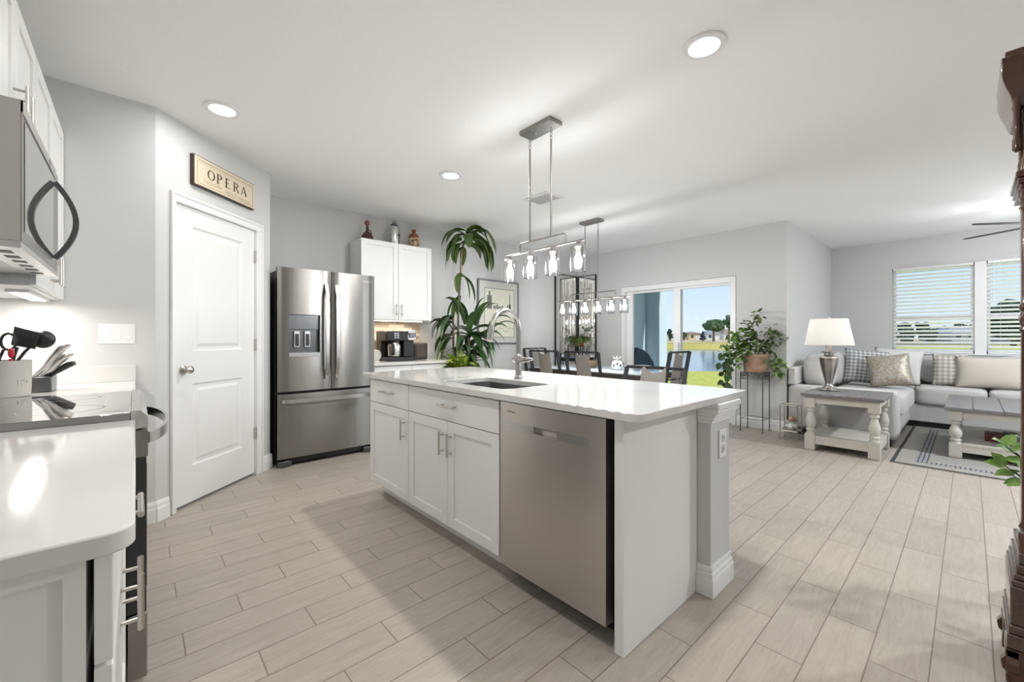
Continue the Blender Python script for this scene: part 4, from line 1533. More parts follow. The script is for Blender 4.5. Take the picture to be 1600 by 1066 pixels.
# ================================================================ PENDANTS
def linear_pendant(label, cx, cy, cz_can, rods, zr, bar, zb, bulbs, ztop, hgl, rgl, group):
    """rods, bar, bulbs are y positions; the fitting runs along y"""
    t_ = thing('linear_pendant', label, 'pendant light', (cx, cy, CH), group=group)
    cn = MB().box(cx - .062, cx + .062, min(rods) - .045, max(rods) + .045, CH - .028, CH - .001)
    part('canopy', cn, M['pend'], t_, bevel=.003)
    scw = MB()
    for yy in (cy - .04, cy + .04):
        scw.ball((cx, yy, CH - .03), .008)
    part('screw', scw, M['chrome'], t_, smooth=True)
    for yy in rods:
        r_ = MB().cyl((cx, yy, zr), (cx, yy, CH - .12), .0065, 12)
        part('rod', r_, M['pend'], t_, smooth=True)
        lk = MB()
        for j in range(3):
            z = CH - .112 + j * .028
            a_ = j % 2
            pts_ = [(cx + (0 if a_ else .008 * math.cos(q_)), yy + (.008 * math.cos(q_) if a_ else 0), z + .018 * math.sin(q_)) for q_ in [2 * PI * k / 12 for k in range(13)]]
            lk.tube(pts_, .002, 6, cap=False)
        part('chain_link', lk, M['pend'], t_, smooth=True)
    b0, b1 = bar[0], bar[1]
    br0, br1 = bar[2], bar[3]
    bk = MB()
    pts_ = [(cx, br0, zb + .006), (cx, br0, zr - .02)]
    for i in range(1, 6):
        a_ = PI / 2 * i / 5
        pts_.append((cx, br0 + .02 * (1 - math.cos(a_)), zr - .02 + .02 * math.sin(a_)))
    for i in range(0, 6):
        a_ = PI / 2 * i / 5
        pts_.append((cx, br1 - .02 + .02 * math.sin(a_), zr - .02 + .02 * math.cos(a_)))
    pts_.append((cx, br1, zb + .006))
    bk.tube(pts_, .006, 10)
    part('bracket', bk, M['pend'], t_, smooth=True)
    part('bar', MB().cyl((cx, b0, zb), (cx, b1, zb), .0075, 12), M['pend'], t_, smooth=True)
    for yy in bulbs:
        h_ = MB().lathe([(.012, zb - .006), (.013, zb - .02), (.022, zb - .028), (.024, ztop - .012), (.018, ztop - .02), (.016, ztop - .045)], (cx, yy), 16)
        sk_ = part('socket', h_, M['pend'], t_, smooth=True)
        g_ = MB().lathe([(.020, ztop - .002), (rgl - .008, ztop - .003), (rgl, ztop - .012), (rgl, ztop - hgl), (rgl - .0035, ztop - hgl), (rgl - .0035, ztop - .014), (.022, ztop - .007)], (cx, yy), 28, cap=False)
        part('glass_shade', g_, M['shade_glass'], sk_, smooth=True)
        zc = ztop - .045
        b_ = MB().lathe([(.011, zc), (.013, zc - .012), (.024, zc - .035), (.026, zc - .05), (.021, zc - .068), (.001, zc - .078)], (cx, yy), 16)
        part('bulb', b_, M['bulb'], sk_, smooth=True)
        l_ = add_light('pendant_lamp', 'POINT', (cx, yy, zc - .045), P_BULB, (1, .985, .96), size=.024)
        l_.parent = t_
        l_.matrix_parent_inverse = t_.matrix_basis.inverted()
    return t_


linear_pendant('four light nickel pendant hanging over the kitchen island', 2.07, 1.99, CH, (1.891, 2.093), 1.845, (1.61, 2.347, 1.763, 2.195), 1.775,
               (2.306, 2.090, 1.875, 1.660), 1.748, .165, .050, 'clear glass linear pendants')
linear_pendant('six light nickel pendant hanging over the dining table', 4.20, 3.16, CH, (3.06, 3.259), 1.725, (2.62, 3.70, 2.808, 3.50), 1.648,
               (3.634, 3.443, 3.257, 3.060, 2.870, 2.687), 1.620, .165, .050, 'clear glass linear pendants')

# ================================================================ DINING TABLE AND CHAIRS
dt = thing('dining_table', 'dark framed dining table with a pale glass top in front of the sliding door', 'table', (4.62, 3.3, 0))
M['pale_glass'] = mat('frosted_pale_glass', S(190, 205, 218), .12, spec=.7)
part('tabletop', MB().box(4.14, 5.10, 2.46, 4.15, .745, .757), M['pale_glass'], dt, bevel=.002)
q = MB()
q.box(4.12, 4.17, 2.44, 4.17, .675, .744).box(5.07, 5.12, 2.44, 4.17, .675, .744).box(4.17, 5.07, 2.44, 2.49, .675, .744).box(4.17, 5.07, 4.12, 4.17, .675, .744)
M['espresso'] = mat('espresso_wood', S(62, 54, 50), .45)
part('apron', q, M['espresso'], dt)
for x in (4.13, 5.04):
    for y in (2.46, 4.08):
        part('leg', MB().box(x, x + .07, y, y + .07, .001, .674), M['espresso'], dt)

M['sling'] = mat('taupe_sling_leather', S(134, 129, 124), .5, noise_amt=.05)


def chair_proto(name, label, seat_h, back_h, w, group):
    """local coordinates: seat faces +y, back at -y"""
    c_ = thing(name, label, 'chair', (0, 0, 0), group=group, local=True)
    hw_ = w / 2
    for s_ in (-1, 1):
        x = s_ * hw_
        m_ = MB().strap([(x, -.20, .002), (x, -.19, seat_h), (x, -.215, (seat_h + back_h) / 2), (x, -.265, back_h)], .045, .014, (0, 1, 0))
        part('rear_leg', m_, M['black_metal'], c_)
        m_ = MB().strap([(x, .23, .002), (x, .20, seat_h - .01)], .045, .014, (0, 1, 0))
        part('front_leg', m_, M['black_metal'], c_)
        m_ = MB().box(x - .007, x + .007, -.19, .21, seat_h - .05, seat_h - .02)
        part('side_rail', m_, M['black_metal'], c_)
    m_ = MB()
    n_s = 10
    pts_ = [(-hw_ + w * i / n_s, -.267 - .02 * math.sin(PI * i / n_s), back_h) for i in range(n_s + 1)]
    m_.strap(pts_, .022, .014, (0, 0, 1))
    part('top_rail', m_, M['black_metal'], c_)
    m_ = MB()
    hm_ = seat_h + (back_h - seat_h) * .42
    pts_ = [(-hw_ + w * i / n_s, -.212 - .015 * math.sin(PI * i / n_s), hm_) for i in range(n_s + 1)]
    m_.strap(pts_, .016, .012, (0, 0, 1))
    part('cross_rail', m_, M['black_metal'], c_)
    # seat and sling back with a crescent cutout at the top
    m_ = MB().prism(rounded_rect(-hw_ + .01, hw_ - .01, -.19, .24, .04), seat_h - .02, seat_h + .035)
    part('seat', m_, M['sling'], c_, bevel=.014, seg=3)
    m_ = MB()
    sw_ = w * .23
    nu, nv = 12, 10
    front, back = [], []
    for j in range(nv + 1):
        for i in range(nu + 1):
            u_ = i / nu * 2 - 1
            cut = .045 * max(0, 1 - (u_ / .75) ** 2) ** .5 if abs(u_) < .75 else 0
            ztop_ = back_h + .004 - cut
            v_ = j / nv
            z_ = seat_h + .03 + (ztop_ - seat_h - .03) * v_
            tt_ = (z_ - seat_h) / (back_h - seat_h)
            y_ = -.185 - .075 * tt_ ** 1.3 - .018 * (1 - u_ * u_)
            wd_ = sw_ * (1 - .12 * tt_)
            front.append((u_ * wd_, y_ + .006, z_))
            back.append((u_ * wd_, y_ - .006, z_))
    N_ = len(front)
    fs = []
    for j in range(nv):
        for i in range(nu):
            a_ = j * (nu + 1) + i
            fs.append((a_, a_ + 1, a_ + nu + 2, a_ + nu + 1))
            fs.append((N_ + a_, N_ + a_ + 1, N_ + a_ + nu + 2, N_ + a_ + nu + 1))
    for j in range(nv):
        for i in (0, nu):
            a_ = j * (nu + 1) + i
            fs.append((a_, a_ + nu + 1, N_ + a_ + nu + 1, N_ + a_))
    for i in range(nu):
        for j in (0, nv):
            a_ = j * (nu + 1) + i
            fs.append((a_, a_ + 1, N_ + a_ + 1, N_ + a_))
    m_.add(front + back, fs)
    part('backrest', m_, M['sling'], c_, smooth=True, label='taupe sling panel with a crescent cutout')
    return c_


ch0 = chair_proto('dining_chair', 'black dining chair with taupe sling back at the near side, right of the faucet', .46, 1.0, .47, 'dining chairs')
ch0.location = (4.075, 3.61, 0)
ch0.rotation_euler = (0, 0, -PI / 2)
dup(ch0, (4.075, 3.01, 0), -PI / 2, 'black dining chair with taupe sling back at the near side, before the white centrepiece')
dup(ch0, (4.62, 4.30, 0), PI, 'dining chair at the far head of the table, furthest from the sliding door')
dup(ch0, (4.68, 2.52, 0), 0, 'dining chair at the head of the table, its back seen against the lake')
bs = chair_proto('bar_stool', 'black low back stool with taupe sling between the island and the lake view', .60, .945, .455, None)
bs.location = (2.78 - .265, 1.53, 0)
bs.rotation_euler = (0, 0, PI / 2)

# things on the table
cb = thing('centrepiece_vase', 'white vase with black leaf pattern on the dining table', 'vase', (4.55, 3.02, .757))
M['porcelain'] = mat('white_porcelain', (.72, .72, .70, 1), .3)
part('body', MB().lathe([(.03, .7575), (.05, .765), (.075, .80), (.08, .83), (.06, .86), (.04, .875), (.045, .88)], (4.55, 3.02), 24), M['porcelain'], cb, smooth=True)
q = MB()
for i in range(12):
    a = 2 * PI * i / 12
    q.leaflet((4.55 + .082 * math.cos(a), 3.02 + .082 * math.sin(a), .80 + .02 * (i % 2)), (-.3 * math.sin(a), .3 * math.cos(a), 1), (math.cos(a), math.sin(a), 0), .045, .022)
part('leaf_pattern', q, M['black'], cb)
q = MB()
for i in range(10):
    a = 2 * PI * i / 10
    q.leaflet((4.55, 3.02, .875), (math.cos(a), math.sin(a), .45 + .4 * (i % 2)), (0, 0, 1), .10, .022)
q.ball((4.55, 3.02, .89), .022)
part('white_flower', q, M['pillow_white'], cb, smooth=True)
q = MB().lathe([(.02, .7575), (.02, .762), (.012, .766), (.012, .79), (.06, .80), (.12, .812), (.118, .815), (.06, .804), (.001, .802)], (4.72, 2.78), 28)
solo('serving_dish', q, M['porcelain'], 'small white footed dish near the sliding door end of the table', 'dish', (4.72, 2.78, .757), smooth=True)
M['wicker'] = mat('brown_wicker', S(120, 96, 72), .85, noise_amt=.4, noise_scale=60)
q = MB().lathe([(.10, .7575), (.13, .78), (.155, .83), (.16, .85), (.15, .85), (.12, .79), (.001, .765)], (4.62, 3.55), 28)
solo('wicker_bowl', q, M['wicker'], 'brown wicker bowl on the dining table between the two near chairs', 'bowl', (4.62, 3.55, .757), smooth=True)
for k, (x, y) in enumerate(((4.85, 3.75), (4.92, 3.62))):
    q = MB().lathe([(.032, .7575), (.036, .76), (.038, .86), (.035, .86), (.033, .77), (.001, .765)], (x, y), 18)
    solo('tumbler', q, M['shade_glass'], ('clear tumbler on the dining table nearest the tall mirror' if k == 0 else 'clear tumbler on the dining table in front of the corner plant stand'),
         'glass', (x, y, .757), group='tumblers on the dining table', smooth=True)

# corner plant on black stand
PX, PY = 5.42, 4.33
st = thing('plant_stand', 'tall black wire plant stand in the dining corner before the mirrors', 'plant stand', (PX, PY, 0))
q = MB()
for sx_ in (-1, 1):
    for sy_ in (-1, 1):
        q.cyl((PX + sx_ * .13, PY + sy_ * .13, .002), (PX + sx_ * .12, PY + sy_ * .12, 1.02), .007, 8)
part('leg', q, M['black_metal'], st)
q = MB().prism(rounded_rect(PX - .14, PX + .14, PY - .14, PY + .14, .02), 1.018, 1.03)
part('shelf', q, M['black_metal'], st)
q = MB()
for z in (.25, .93):
    for a, b in (((-1, -1), (1, -1)), ((1, -1), (1, 1)), ((1, 1), (-1, 1)), ((-1, 1), (-1, -1))):
        q.cyl((PX + a[0] * .124, PY + a[1] * .124, z), (PX + b[0] * .124, PY + b[1] * .124, z), .005, 8)
for k in range(6):
    a0 = -.1 + k * .04
    for yy in (-.124,):
        pts = [(PX + a0 + .018 * math.cos(a), PY + yy, .975 + .03 * math.sin(a)) for a in [2 * PI * i / 12 for i in range(13)]]
        q.tube(pts, .003, 6, cap=False)
part('scroll_band', q, M['black_metal'], st)


def pot(m, c, z0, h, r0, r1, seg=28):
    return m.lathe([(r0, z0), (r0 * 1.02, z0 + .005), (r1 * .97, z0 + h * .82), (r1 * 1.04, z0 + h * .83), (r1 * 1.04, z0 + h), (r1 * .93, z0 + h), (r1 * .9, z0 + h * .86)], c, seg, cap=False) \
            .lathe([(.001, z0), (r0, z0)], c, seg, cap=False)


pp = thing('potted_plant', 'bushy green plant in a red clay pot on the corner plant stand', 'plant', (PX, PY, 1.03))
part('pot', pot(MB(), (PX, PY), 1.031, .125, .065, .085), M['terracotta_red'], pp, smooth=True)
part('soil', MB().lathe([(.001, 1.138), (.078, 1.14)], (PX, PY), 20, cap=False), M['soil'], pp)
random.seed(11)
q = MB()
for i in range(120):
    a = random.uniform(0, 2 * PI)
    e_ = random.uniform(.15, 1.1)
    q.leaf((PX + .03 * math.cos(a), PY + .03 * math.sin(a), 1.14), (math.cos(a), math.sin(a), e_), random.uniform(.16, .33), .022, droop=random.uniform(.6, 1.3), segs=5)
part('foliage', q, M['leaf'], pp, smooth=True)
q = MB()
for i in range(5):
    a = -.6 + .25 * i
    dxy = (.55 * SN, -.55 * CS)
    pts = [(PX, PY, 1.14), (PX + dxy[0] * .22, PY + dxy[1] * .22 + .02 * i, 1.25 + .02 * i), (PX + dxy[0] * .5, PY + dxy[1] * .5 + .02 * i, 1.36 + .03 * i - .02 * i * i)]
    q.tube(pts, .003, 6)
    for k in range(10):
        s_ = k / 9
        b_ = Vector(pts[1]).lerp(Vector(pts[2]), s_)
        q.leaflet(b_, (random.uniform(-1, 1), random.uniform(-1, 1), random.uniform(-.3, .8)), (0, 0, 1), .055, .024)
part('long_stem', q, M['leaf_deep'], pp)

# ================================================================ TALL DRACAENA
GX, GY = 3.10, 4.36
dr_ = thing('tall_house_plant', 'tall dracaena touching the ceiling in a pot beside the coffee bar', 'plant', (GX, GY, 0))
M['pot_grey'] = mat('grey_glazed_pot', S(120, 118, 114), .35)
part('pot', pot(MB(), (GX, GY), .002, .36, .12, .15), M['pot_grey'], dr_, smooth=True)
part('soil', MB().lathe([(.001, .335), (.136, .338)], (GX, GY), 24, cap=False), M['soil'], dr_)


def Lp(r, d, z):
    """offset from the plant: r to the viewer's right, d away from the viewer"""
    return (GX + r * SN + d * CS, GY - r * CS + d * SN, z)


canes = [([Lp(-.06, 0, .34), Lp(-.075, 0, .9), Lp(-.05, .0, 1.6), Lp(-.01, .0, 2.28), Lp(.05, 0, 2.49)], .013),
         ([Lp(.05, .02, .34), Lp(.07, .02, .9), Lp(.08, .02, 1.22)], .018),
         ([Lp(-.11, -.02, .34), Lp(-.115, 0, .8), Lp(-.12, 0, 1.42)], .014),
         ([Lp(.10, 0, .34), Lp(.17, 0, .8), Lp(.17, 0, 1.0)], .013)]
q = MB()
for pts, r in canes:
    q.tube(pts, r, 10)
part('cane', q, M['cane'], dr_, smooth=True)
q = MB().tube([Lp(-.05, -.03, .34), Lp(-.045, -.03, 1.9)], .008, 8)
part('stake', q, M['leaf_deep'], dr_)
random.seed(21)
q = MB()


def rosette(q, c, n, L, Wd, el0, el1, dr0, dr1, ang=None, segs=8):
    for i in range(n):
        a = random.uniform(0, 2 * PI) if ang is None else random.uniform(*ang)
        e_ = random.uniform(el0, el1)
        # angle measured on the ground plan: 0 is the viewer's right
        dxr, dyd = math.cos(a), math.sin(a)
        dvec = (dxr * SN + dyd * CS, -dxr * CS + dyd * SN, math.tan(e_))
        q.leaf((c[0], c[1], c[2] + random.uniform(-.05, .03)), dvec, L * random.uniform(.75, 1.15), Wd * random.uniform(.8, 1.2), random.uniform(dr0, dr1), segs, twist=random.uniform(-.5, .5))


rosette(q, Lp(.05, 0, 2.50), 10, .42, .10, .3, 1.0, 1.3, 2.6)
rosette(q, Lp(.02, 0, 2.36), 6, .36, .095, -.2, .5, 1.6, 2.8)
rosette(q, Lp(.12, 0, 2.48), 8, .50, .085, -.1, .7, 1.6, 2.8, ang=(-.7, .7))
rosette(q, Lp(-.02, 0, 2.0), 4, .40, .08, -.6, .0, 1.5, 2.4)
rosette(q, Lp(-.03, 0, 1.75), 3, .40, .08, -.6, .0, 1.5, 2.4)
for i in range(9):
    a = random.uniform(-1.0, 1.0)
    q.leaf(Lp(.06 + .10 * a, random.uniform(-.1, .1), 2.44 - .12 * random.random()), (SN * a * .6 + .1, -CS * a * .6, .1), .34 + .18 * random.random(), .085, 2.6, 8, twist=random.uniform(-.9, .9))
part('upper_foliage', q, M['leaf'], dr_, smooth=True)
q = MB()
rosette(q, Lp(.08, .02, 1.22), 14, .46, .10, .1, 1.3, .6, 1.9)
rosette(q, Lp(.06, .02, 1.0), 14, .42, .09, -.1, 1.0, .7, 1.9)
rosette(q, Lp(-.12, 0, 1.42), 8, .42, .08, .0, .9, 1.1, 2.4, ang=(PI * .55, PI * 1.45))
rosette(q, Lp(-.11, 0, 1.2), 7, .42, .08, -.2, .6, 1.1, 2.2, ang=(PI * .55, PI * 1.45))
rosette(q, Lp(.18, 0, 1.15), 9, .42, .08, .0, 1.1, 1.0, 2.2, ang=(-1, 1))
rosette(q, Lp(.05, .0, .78), 22, .42, .08, .2, 1.3, .5, 1.7)
for i in range(10):
    a = random.uniform(-1.0, 1.0)
    q.leaf(Lp(.10 + .22 * a, random.uniform(-.1, .1), 1.35 - .25 * random.random()), (SN * a * .5, -CS * a * .5, .9), .34 + .2 * random.random(), .095, 1.2, 8, twist=random.uniform(-.9, .9))
part('lower_foliage', q, M['leaf_deep'], dr_, smooth=True)
q = MB()
for i in range(7):
    a = random.uniform(.2, 1.3)
    q.leaf(Lp(.06, 0, 1.12), (0.1, -.1, 1), .32, .05, .3, 7)
yp = thing('variegated_plant', 'yellow green leafy plant in front of the tall dracaena', 'plant', Lp(.0, -.27, 0))
yc = Lp(.0, -.27, 0)
part('pot', pot(MB(), (yc[0], yc[1]), .002, .45, .075, .10), M['pot_grey'], yp, smooth=True)
part('soil', MB().lathe([(.001, .43), (.085, .43)], (yc[0], yc[1]), 20, cap=False), M['soil'], yp)
q = MB()
rosette(q, (yc[0], yc[1], .68), 30, .40, .08, .7, 1.4, .5, 1.5)
rosette(q, (yc[0], yc[1], .72), 9, .40, .08, .6, 1.2, .5, 1.3, ang=(PI * .75, PI * 1.25))
part('foliage', q, M['leaf_yellow'], yp, smooth=True)
part('stem', MB().tube([(yc[0], yc[1], .43), (yc[0], yc[1], .72)], .012, 8), M['cane'], yp)

# ================================================================ IVY STAND NEAR THE SLIDING DOOR
IX, IY = 5.755, 1.81
st = thing('plant_stand', 'tall dark metal plant stand with a scroll band beside the sliding door', 'plant stand', (IX, IY, 0))
q = MB()
hs = .125
for sx_ in (-1, 1):
    for sy_ in (-1, 1):
        q.cyl((IX + sx_ * hs, IY + sy_ * hs, .002), (IX + sx_ * hs, IY + sy_ * hs, .735), .006, 8)
        q.lathe([(.010, .001), (.010, .008), (.006, .012)], (IX + sx_ * hs, IY + sy_ * hs), 10)
part('leg', q, M['gun'], st, smooth=True)
q = MB()
for z in (.16, .73, .655):
    for a, b in (((-1, -1), (1, -1)), ((1, -1), (1, 1)), ((1, 1), (-1, 1)), ((-1, 1), (-1, -1))):
        q.cyl((IX + a[0] * hs, IY + a[1] * hs, z), (IX + b[0] * hs, IY + b[1] * hs, z), .004, 8)
part('rail', q, M['gun'], st)
q = MB()
for side in range(4):
    for k in range(5):
        a0 = -.1 + k * .05
        pts = []
        for i in range(15):
            a = 2 * PI * i / 14 * 1.1
            r = .024 * (1 - i / 30)
            u_, z_ = a0 + r * math.cos(a), .692 + r * math.sin(a)
            pts.append(((IX + u_, IY - hs, z_), (IX + hs, IY + u_, z_), (IX + u_, IY + hs, z_), (IX - hs, IY + u_, z_))[side])
        q.tube(pts, .0032, 6)
part('scroll_band', q, M['gun'], st)
part('shelf', MB().box(IX - hs, IX + hs, IY - hs, IY + hs, .730, .738), M['gun'], st)
iv = thing('potted_ivy', 'trailing green plant in a weathered clay pot on the stand by the sliding door', 'plant', (IX, IY, .739))
part('pot', pot(MB(), (IX, IY), .7395, .225, .118, .145), M['terracotta'], iv, smooth=True)
part('soil', MB().lathe([(.001, .925), (.13, .93)], (IX, IY), 22, cap=False), M['soil'], iv)
random.seed(5)


def Li(r, d, z):
    return Vector((IX + r * SN + d * CS, IY - r * CS + d * SN, z))


q, st_ = MB(), MB()


def cluster(q, c, n, R, L, flat=1.0):
    for i in range(n):
        v_ = Vector((random.gauss(0, 1), random.gauss(0, 1), random.gauss(0, flat)))
        p_ = Vector(c) + v_ * R * .5
        q.leaflet(p_, (random.uniform(-1, 1), random.uniform(-1, 1), random.uniform(-.8, .5)), (random.uniform(-.6, .6), random.uniform(-.6, .6), 1), L * random.uniform(.7, 1.2), L * random.uniform(.6, .9))


vine = [(0, 0, .94), (.0, -.05, 1.15), (-.06, -.05, 1.30), (-.03, -.05, 1.42), (.02, -.04, 1.45)]
st_.tube([Li(*p) for p in vine], .005, 8)
vine2 = [(.02, 0, .94), (.10, -.04, 1.10), (.20, -.04, 1.22), (.25, -.04, 1.26), (.28, -.02, 1.20)]
st_.tube([Li(*p) for p in vine2], .006, 8)
vine3 = [(.04, -.1, .93), (.02, -.17, .90), (.10, -.18, .78), (.20, -.15, .76)]
st_.tube([Li(*p) for p in vine3], .004, 6)
vine4 = [(-.05, -.02, .95), (-.20, -.05, 1.05), (-.33, -.05, .95), (-.38, -.05, .75), (-.39, -.05, .55), (-.38, -.05, .40)]
st_.tube([Li(*p) for p in vine4], .004, 6)
for c_, n_l, R in (((-.05, -.04, 1.34), 16, .09), ((.02, -.04, 1.45), 9, .06), ((.0, -.04, 1.12), 60, .20), ((.24, -.04, 1.20), 30, .12), ((-.08, -.03, 1.22), 20, .10), ((.12, -.05, 1.06), 24, .13),
                   ((-.16, -.05, 1.08), 34, .12)):
    cluster(q, Li(*c_), int(n_l * 1.15), R, .072)
part('foliage', q, M['leaf'], iv)
q = MB()
for c_, n_l, R in (((-.30, -.05, 1.05), 62, .14), ((-.26, -.05, .95), 30, .10), ((.22, -.1, .86), 22, .10), ((.27, -.1, .74), 10, .05), ((.12, -.17, .77), 8, .05), ((-.20, -.05, 1.18), 26, .10)):
    cluster(q, Li(*c_), int(n_l * 1.15), R, .072)
part('light_foliage', q, M['leaf_light'], iv)
q = MB()
for i in range(15):
    z = .95 - i * .038
    c_ = Li(-.37 + random.uniform(-.05, .05), -.05 + random.uniform(-.04, .04), z)
    q.leaflet(c_, (random.uniform(-1, 1), random.uniform(-1, 1), -.6), (-CS + random.uniform(-.4, .4), -SN + random.uniform(-.4, .4), .4), .11, .085)
    q.leaflet(c_ + Vector((.02, .03, .02)), (random.uniform(-1, 1), random.uniform(-1, 1), -.6), (-CS, -SN, .4), .09, .07)
q.leaflet(Li(-.47, -.05, .86), (SN * -.2, .2, -1), (-CS, -SN, .2), .10, .085)
q.leaflet(Li(-.45, -.05, .98), (SN * -.2, .2, -1), (-CS, -SN, .2), .09, .07)
part('trailing_foliage', q, M['leaf_deep'], iv)
part('stem', st_, M['cane'], iv, smooth=True)

# small silver stand with dried flowers
KX, KY = 5.60, 1.385
ws = thing('wire_basket_stand', 'small silver wire stand with dried flowers on the floor beside the sofa', 'stand', (KX, KY, 0))
q = MB()
h2 = .085
for sx_ in (-1, 1):
    for sy_ in (-1, 1):
        q.cyl((KX + sx_ * h2, KY + sy_ * h2, .012), (KX + sx_ * h2, KY + sy_ * h2, .40), .0055, 8)
        q.ball((KX + sx_ * h2, KY + sy_ * h2, .010), .009, seg=10, rings=6)
part('leg', q, M['nickel'], ws, smooth=True)
q = MB()
for z in (.10, .395):
    for a, b in (((-1, -1), (1, -1)), ((1, -1), (1, 1)), ((1, 1), (-1, 1)), ((-1, 1), (-1, -1))):
        q.cyl((KX + a[0] * h2, KY + a[1] * h2, z), (KX + b[0] * h2, KY + b[1] * h2, z), .0045, 8)
part('rail', q, M['nickel'], ws)
part('shelf', MB().box(KX - h2, KX + h2, KY - h2, KY + h2, .105, .112), M['nickel'], ws)
part('glass_shelf', MB().box(KX - h2 + .006, KX + h2 - .006, KY - h2 + .006, KY + h2 - .006, .386, .391), M['shade_glass'], ws)
df = thing('dried_flowers', 'cream and rust dried flower bunch inside the small silver stand', 'flowers', (KX, KY, .112))
q = MB()
for i in range(7):
    q.ball((KX + random.uniform(-.05, .05), KY + random.uniform(-.05, .05), .15 + random.uniform(-.01, .06)), .026, seg=10, rings=6)
part('cream_bloom', q, M['pillow_beige'], df, smooth=True)
q = MB()
for i in range(3):
    q.ball((KX + random.uniform(-.03, .04), KY + random.uniform(-.04, .0), .235 + random.uniform(-.01, .01)), .028, seg=10, rings=6)
part('rust_bloom', q, M['terracotta'], df, smooth=True)
part('vase', MB().lathe([(.035, .1125), (.045, .14), (.03, .18), (.034, .19)], (KX, KY), 16), M['porcelain'], df, smooth=True)

# ================================================================ SECTIONAL SOFA
so_ = thing('sectional_sofa', 'light grey L-shaped sectional sofa along the living room walls', 'sofa', (7.4, .9, 0))
q = MB()
q.box(5.98, 7.56, .53, 1.40, .075, .31).box(7.56, 8.36, -2.05, 1.40, .075, .31)
part('base', q, M['fabric'], so_, bevel=.015)
q = MB()
q.box(5.97, 7.5, .56, 1.42, .002, .075).box(7.60, 8.3, -2.0, 1.40, .002, .075)
part('plinth', q, M['black'], so_)
part('arm', MB().box(5.935, 6.14, .50, 1.503, .075, .592), M['fabric'], so_, bevel=.05, seg=4, smooth=True)
part('arm', MB().box(7.52, 8.36, -2.28, -2.07, .075, .592), M['fabric'], so_, bevel=.05, seg=4, smooth=True)
part('back_frame', MB().vprism([(5.937, .593), (8.40, .593), (8.40, .84), (5.96, .80)], 1.425, 1.503), M['fabric'], so_, bevel=.015, seg=3, smooth=True)
part('back_frame', MB().box(6.145, 8.40, 1.428, 1.503, .075, .592), M['fabric'], so_, bevel=.02, seg=3, smooth=True)
part('back_frame', MB().box(8.30, 8.405, -2.28, 1.425, .075, .90), M['fabric'], so_, bevel=.02, seg=3, smooth=True)


def cushion_box(x0, x1, y0, y1, z0, z1, n=10, pw=5.0, puff=.0):
    """rounded, slightly inflated box as a superellipsoid"""
    m = MB()
    cx, cy, cz = (x0 + x1) / 2, (y0 + y1) / 2, (z0 + z1) / 2
    rx, ry, rz = (x1 - x0) / 2, (y1 - y0) / 2, (z1 - z0) / 2
    pts, f = [], []
    idx = {}

    def vert(a, b, c):
        key = (a, b, c)
        if key in idx:
            return idx[key]
        v_ = [2 * a / n - 1, 2 * b / n - 1, 2 * c / n - 1]
        L_ = sum(abs(t) ** pw for t in v_) ** (1 / pw)
        v_ = [t / L_ for t in v_]
        pts.append((cx + v_[0] * rx, cy + v_[1] * ry, cz + v_[2] * rz))
        idx[key] = len(pts) - 1
        return idx[key]
    for i in range(n):
        for j in range(n):
            for s_ in (0, n):
                f.append((vert(i, j, s_), vert(i + 1, j, s_), vert(i + 1, j + 1, s_), vert(i, j + 1, s_)))
                f.append((vert(i, s_, j), vert(i + 1, s_, j), vert(i + 1, s_, j + 1), vert(i, s_, j + 1)))
                f.append((vert(s_, i, j), vert(s_, i + 1, j), vert(s_, i + 1, j + 1), vert(s_, i, j + 1)))
    return m.add(pts, f)


for args in ((6.15, 6.82, .47, 1.20, .30, .535), (6.82, 7.50, .47, 1.20, .30, .535), (7.50, 8.18, .50, 1.20, .30, .53),
             (7.50, 8.10, -.15, .49, .30, .535), (7.50, 8.10, -1.05, -.16, .30, .535), (7.50, 8.10, -2.05, -1.06, .30, .535)):
    part('seat_cushion', cushion_box(*args, pw=7), M['fabric'], so_, smooth=True)
for args in ((6.16, 6.86, 1.14, 1.43, .53, .96), (6.86, 7.52, 1.14, 1.43, .53, .98), (8.04, 8.31, .50, 1.16, .53, .955), (8.04, 8.31, -.13, .49, .53, .93),
             (8.04, 8.31, -1.04, -.14, .53, .94), (8.04, 8.31, -2.04, -1.05, .53, .93), (7.52, 8.05, 1.16, 1.43, .53, .93)):
    part('back_cushion', cushion_box(*args, pw=3.4), M['fabric'], so_, smooth=True)


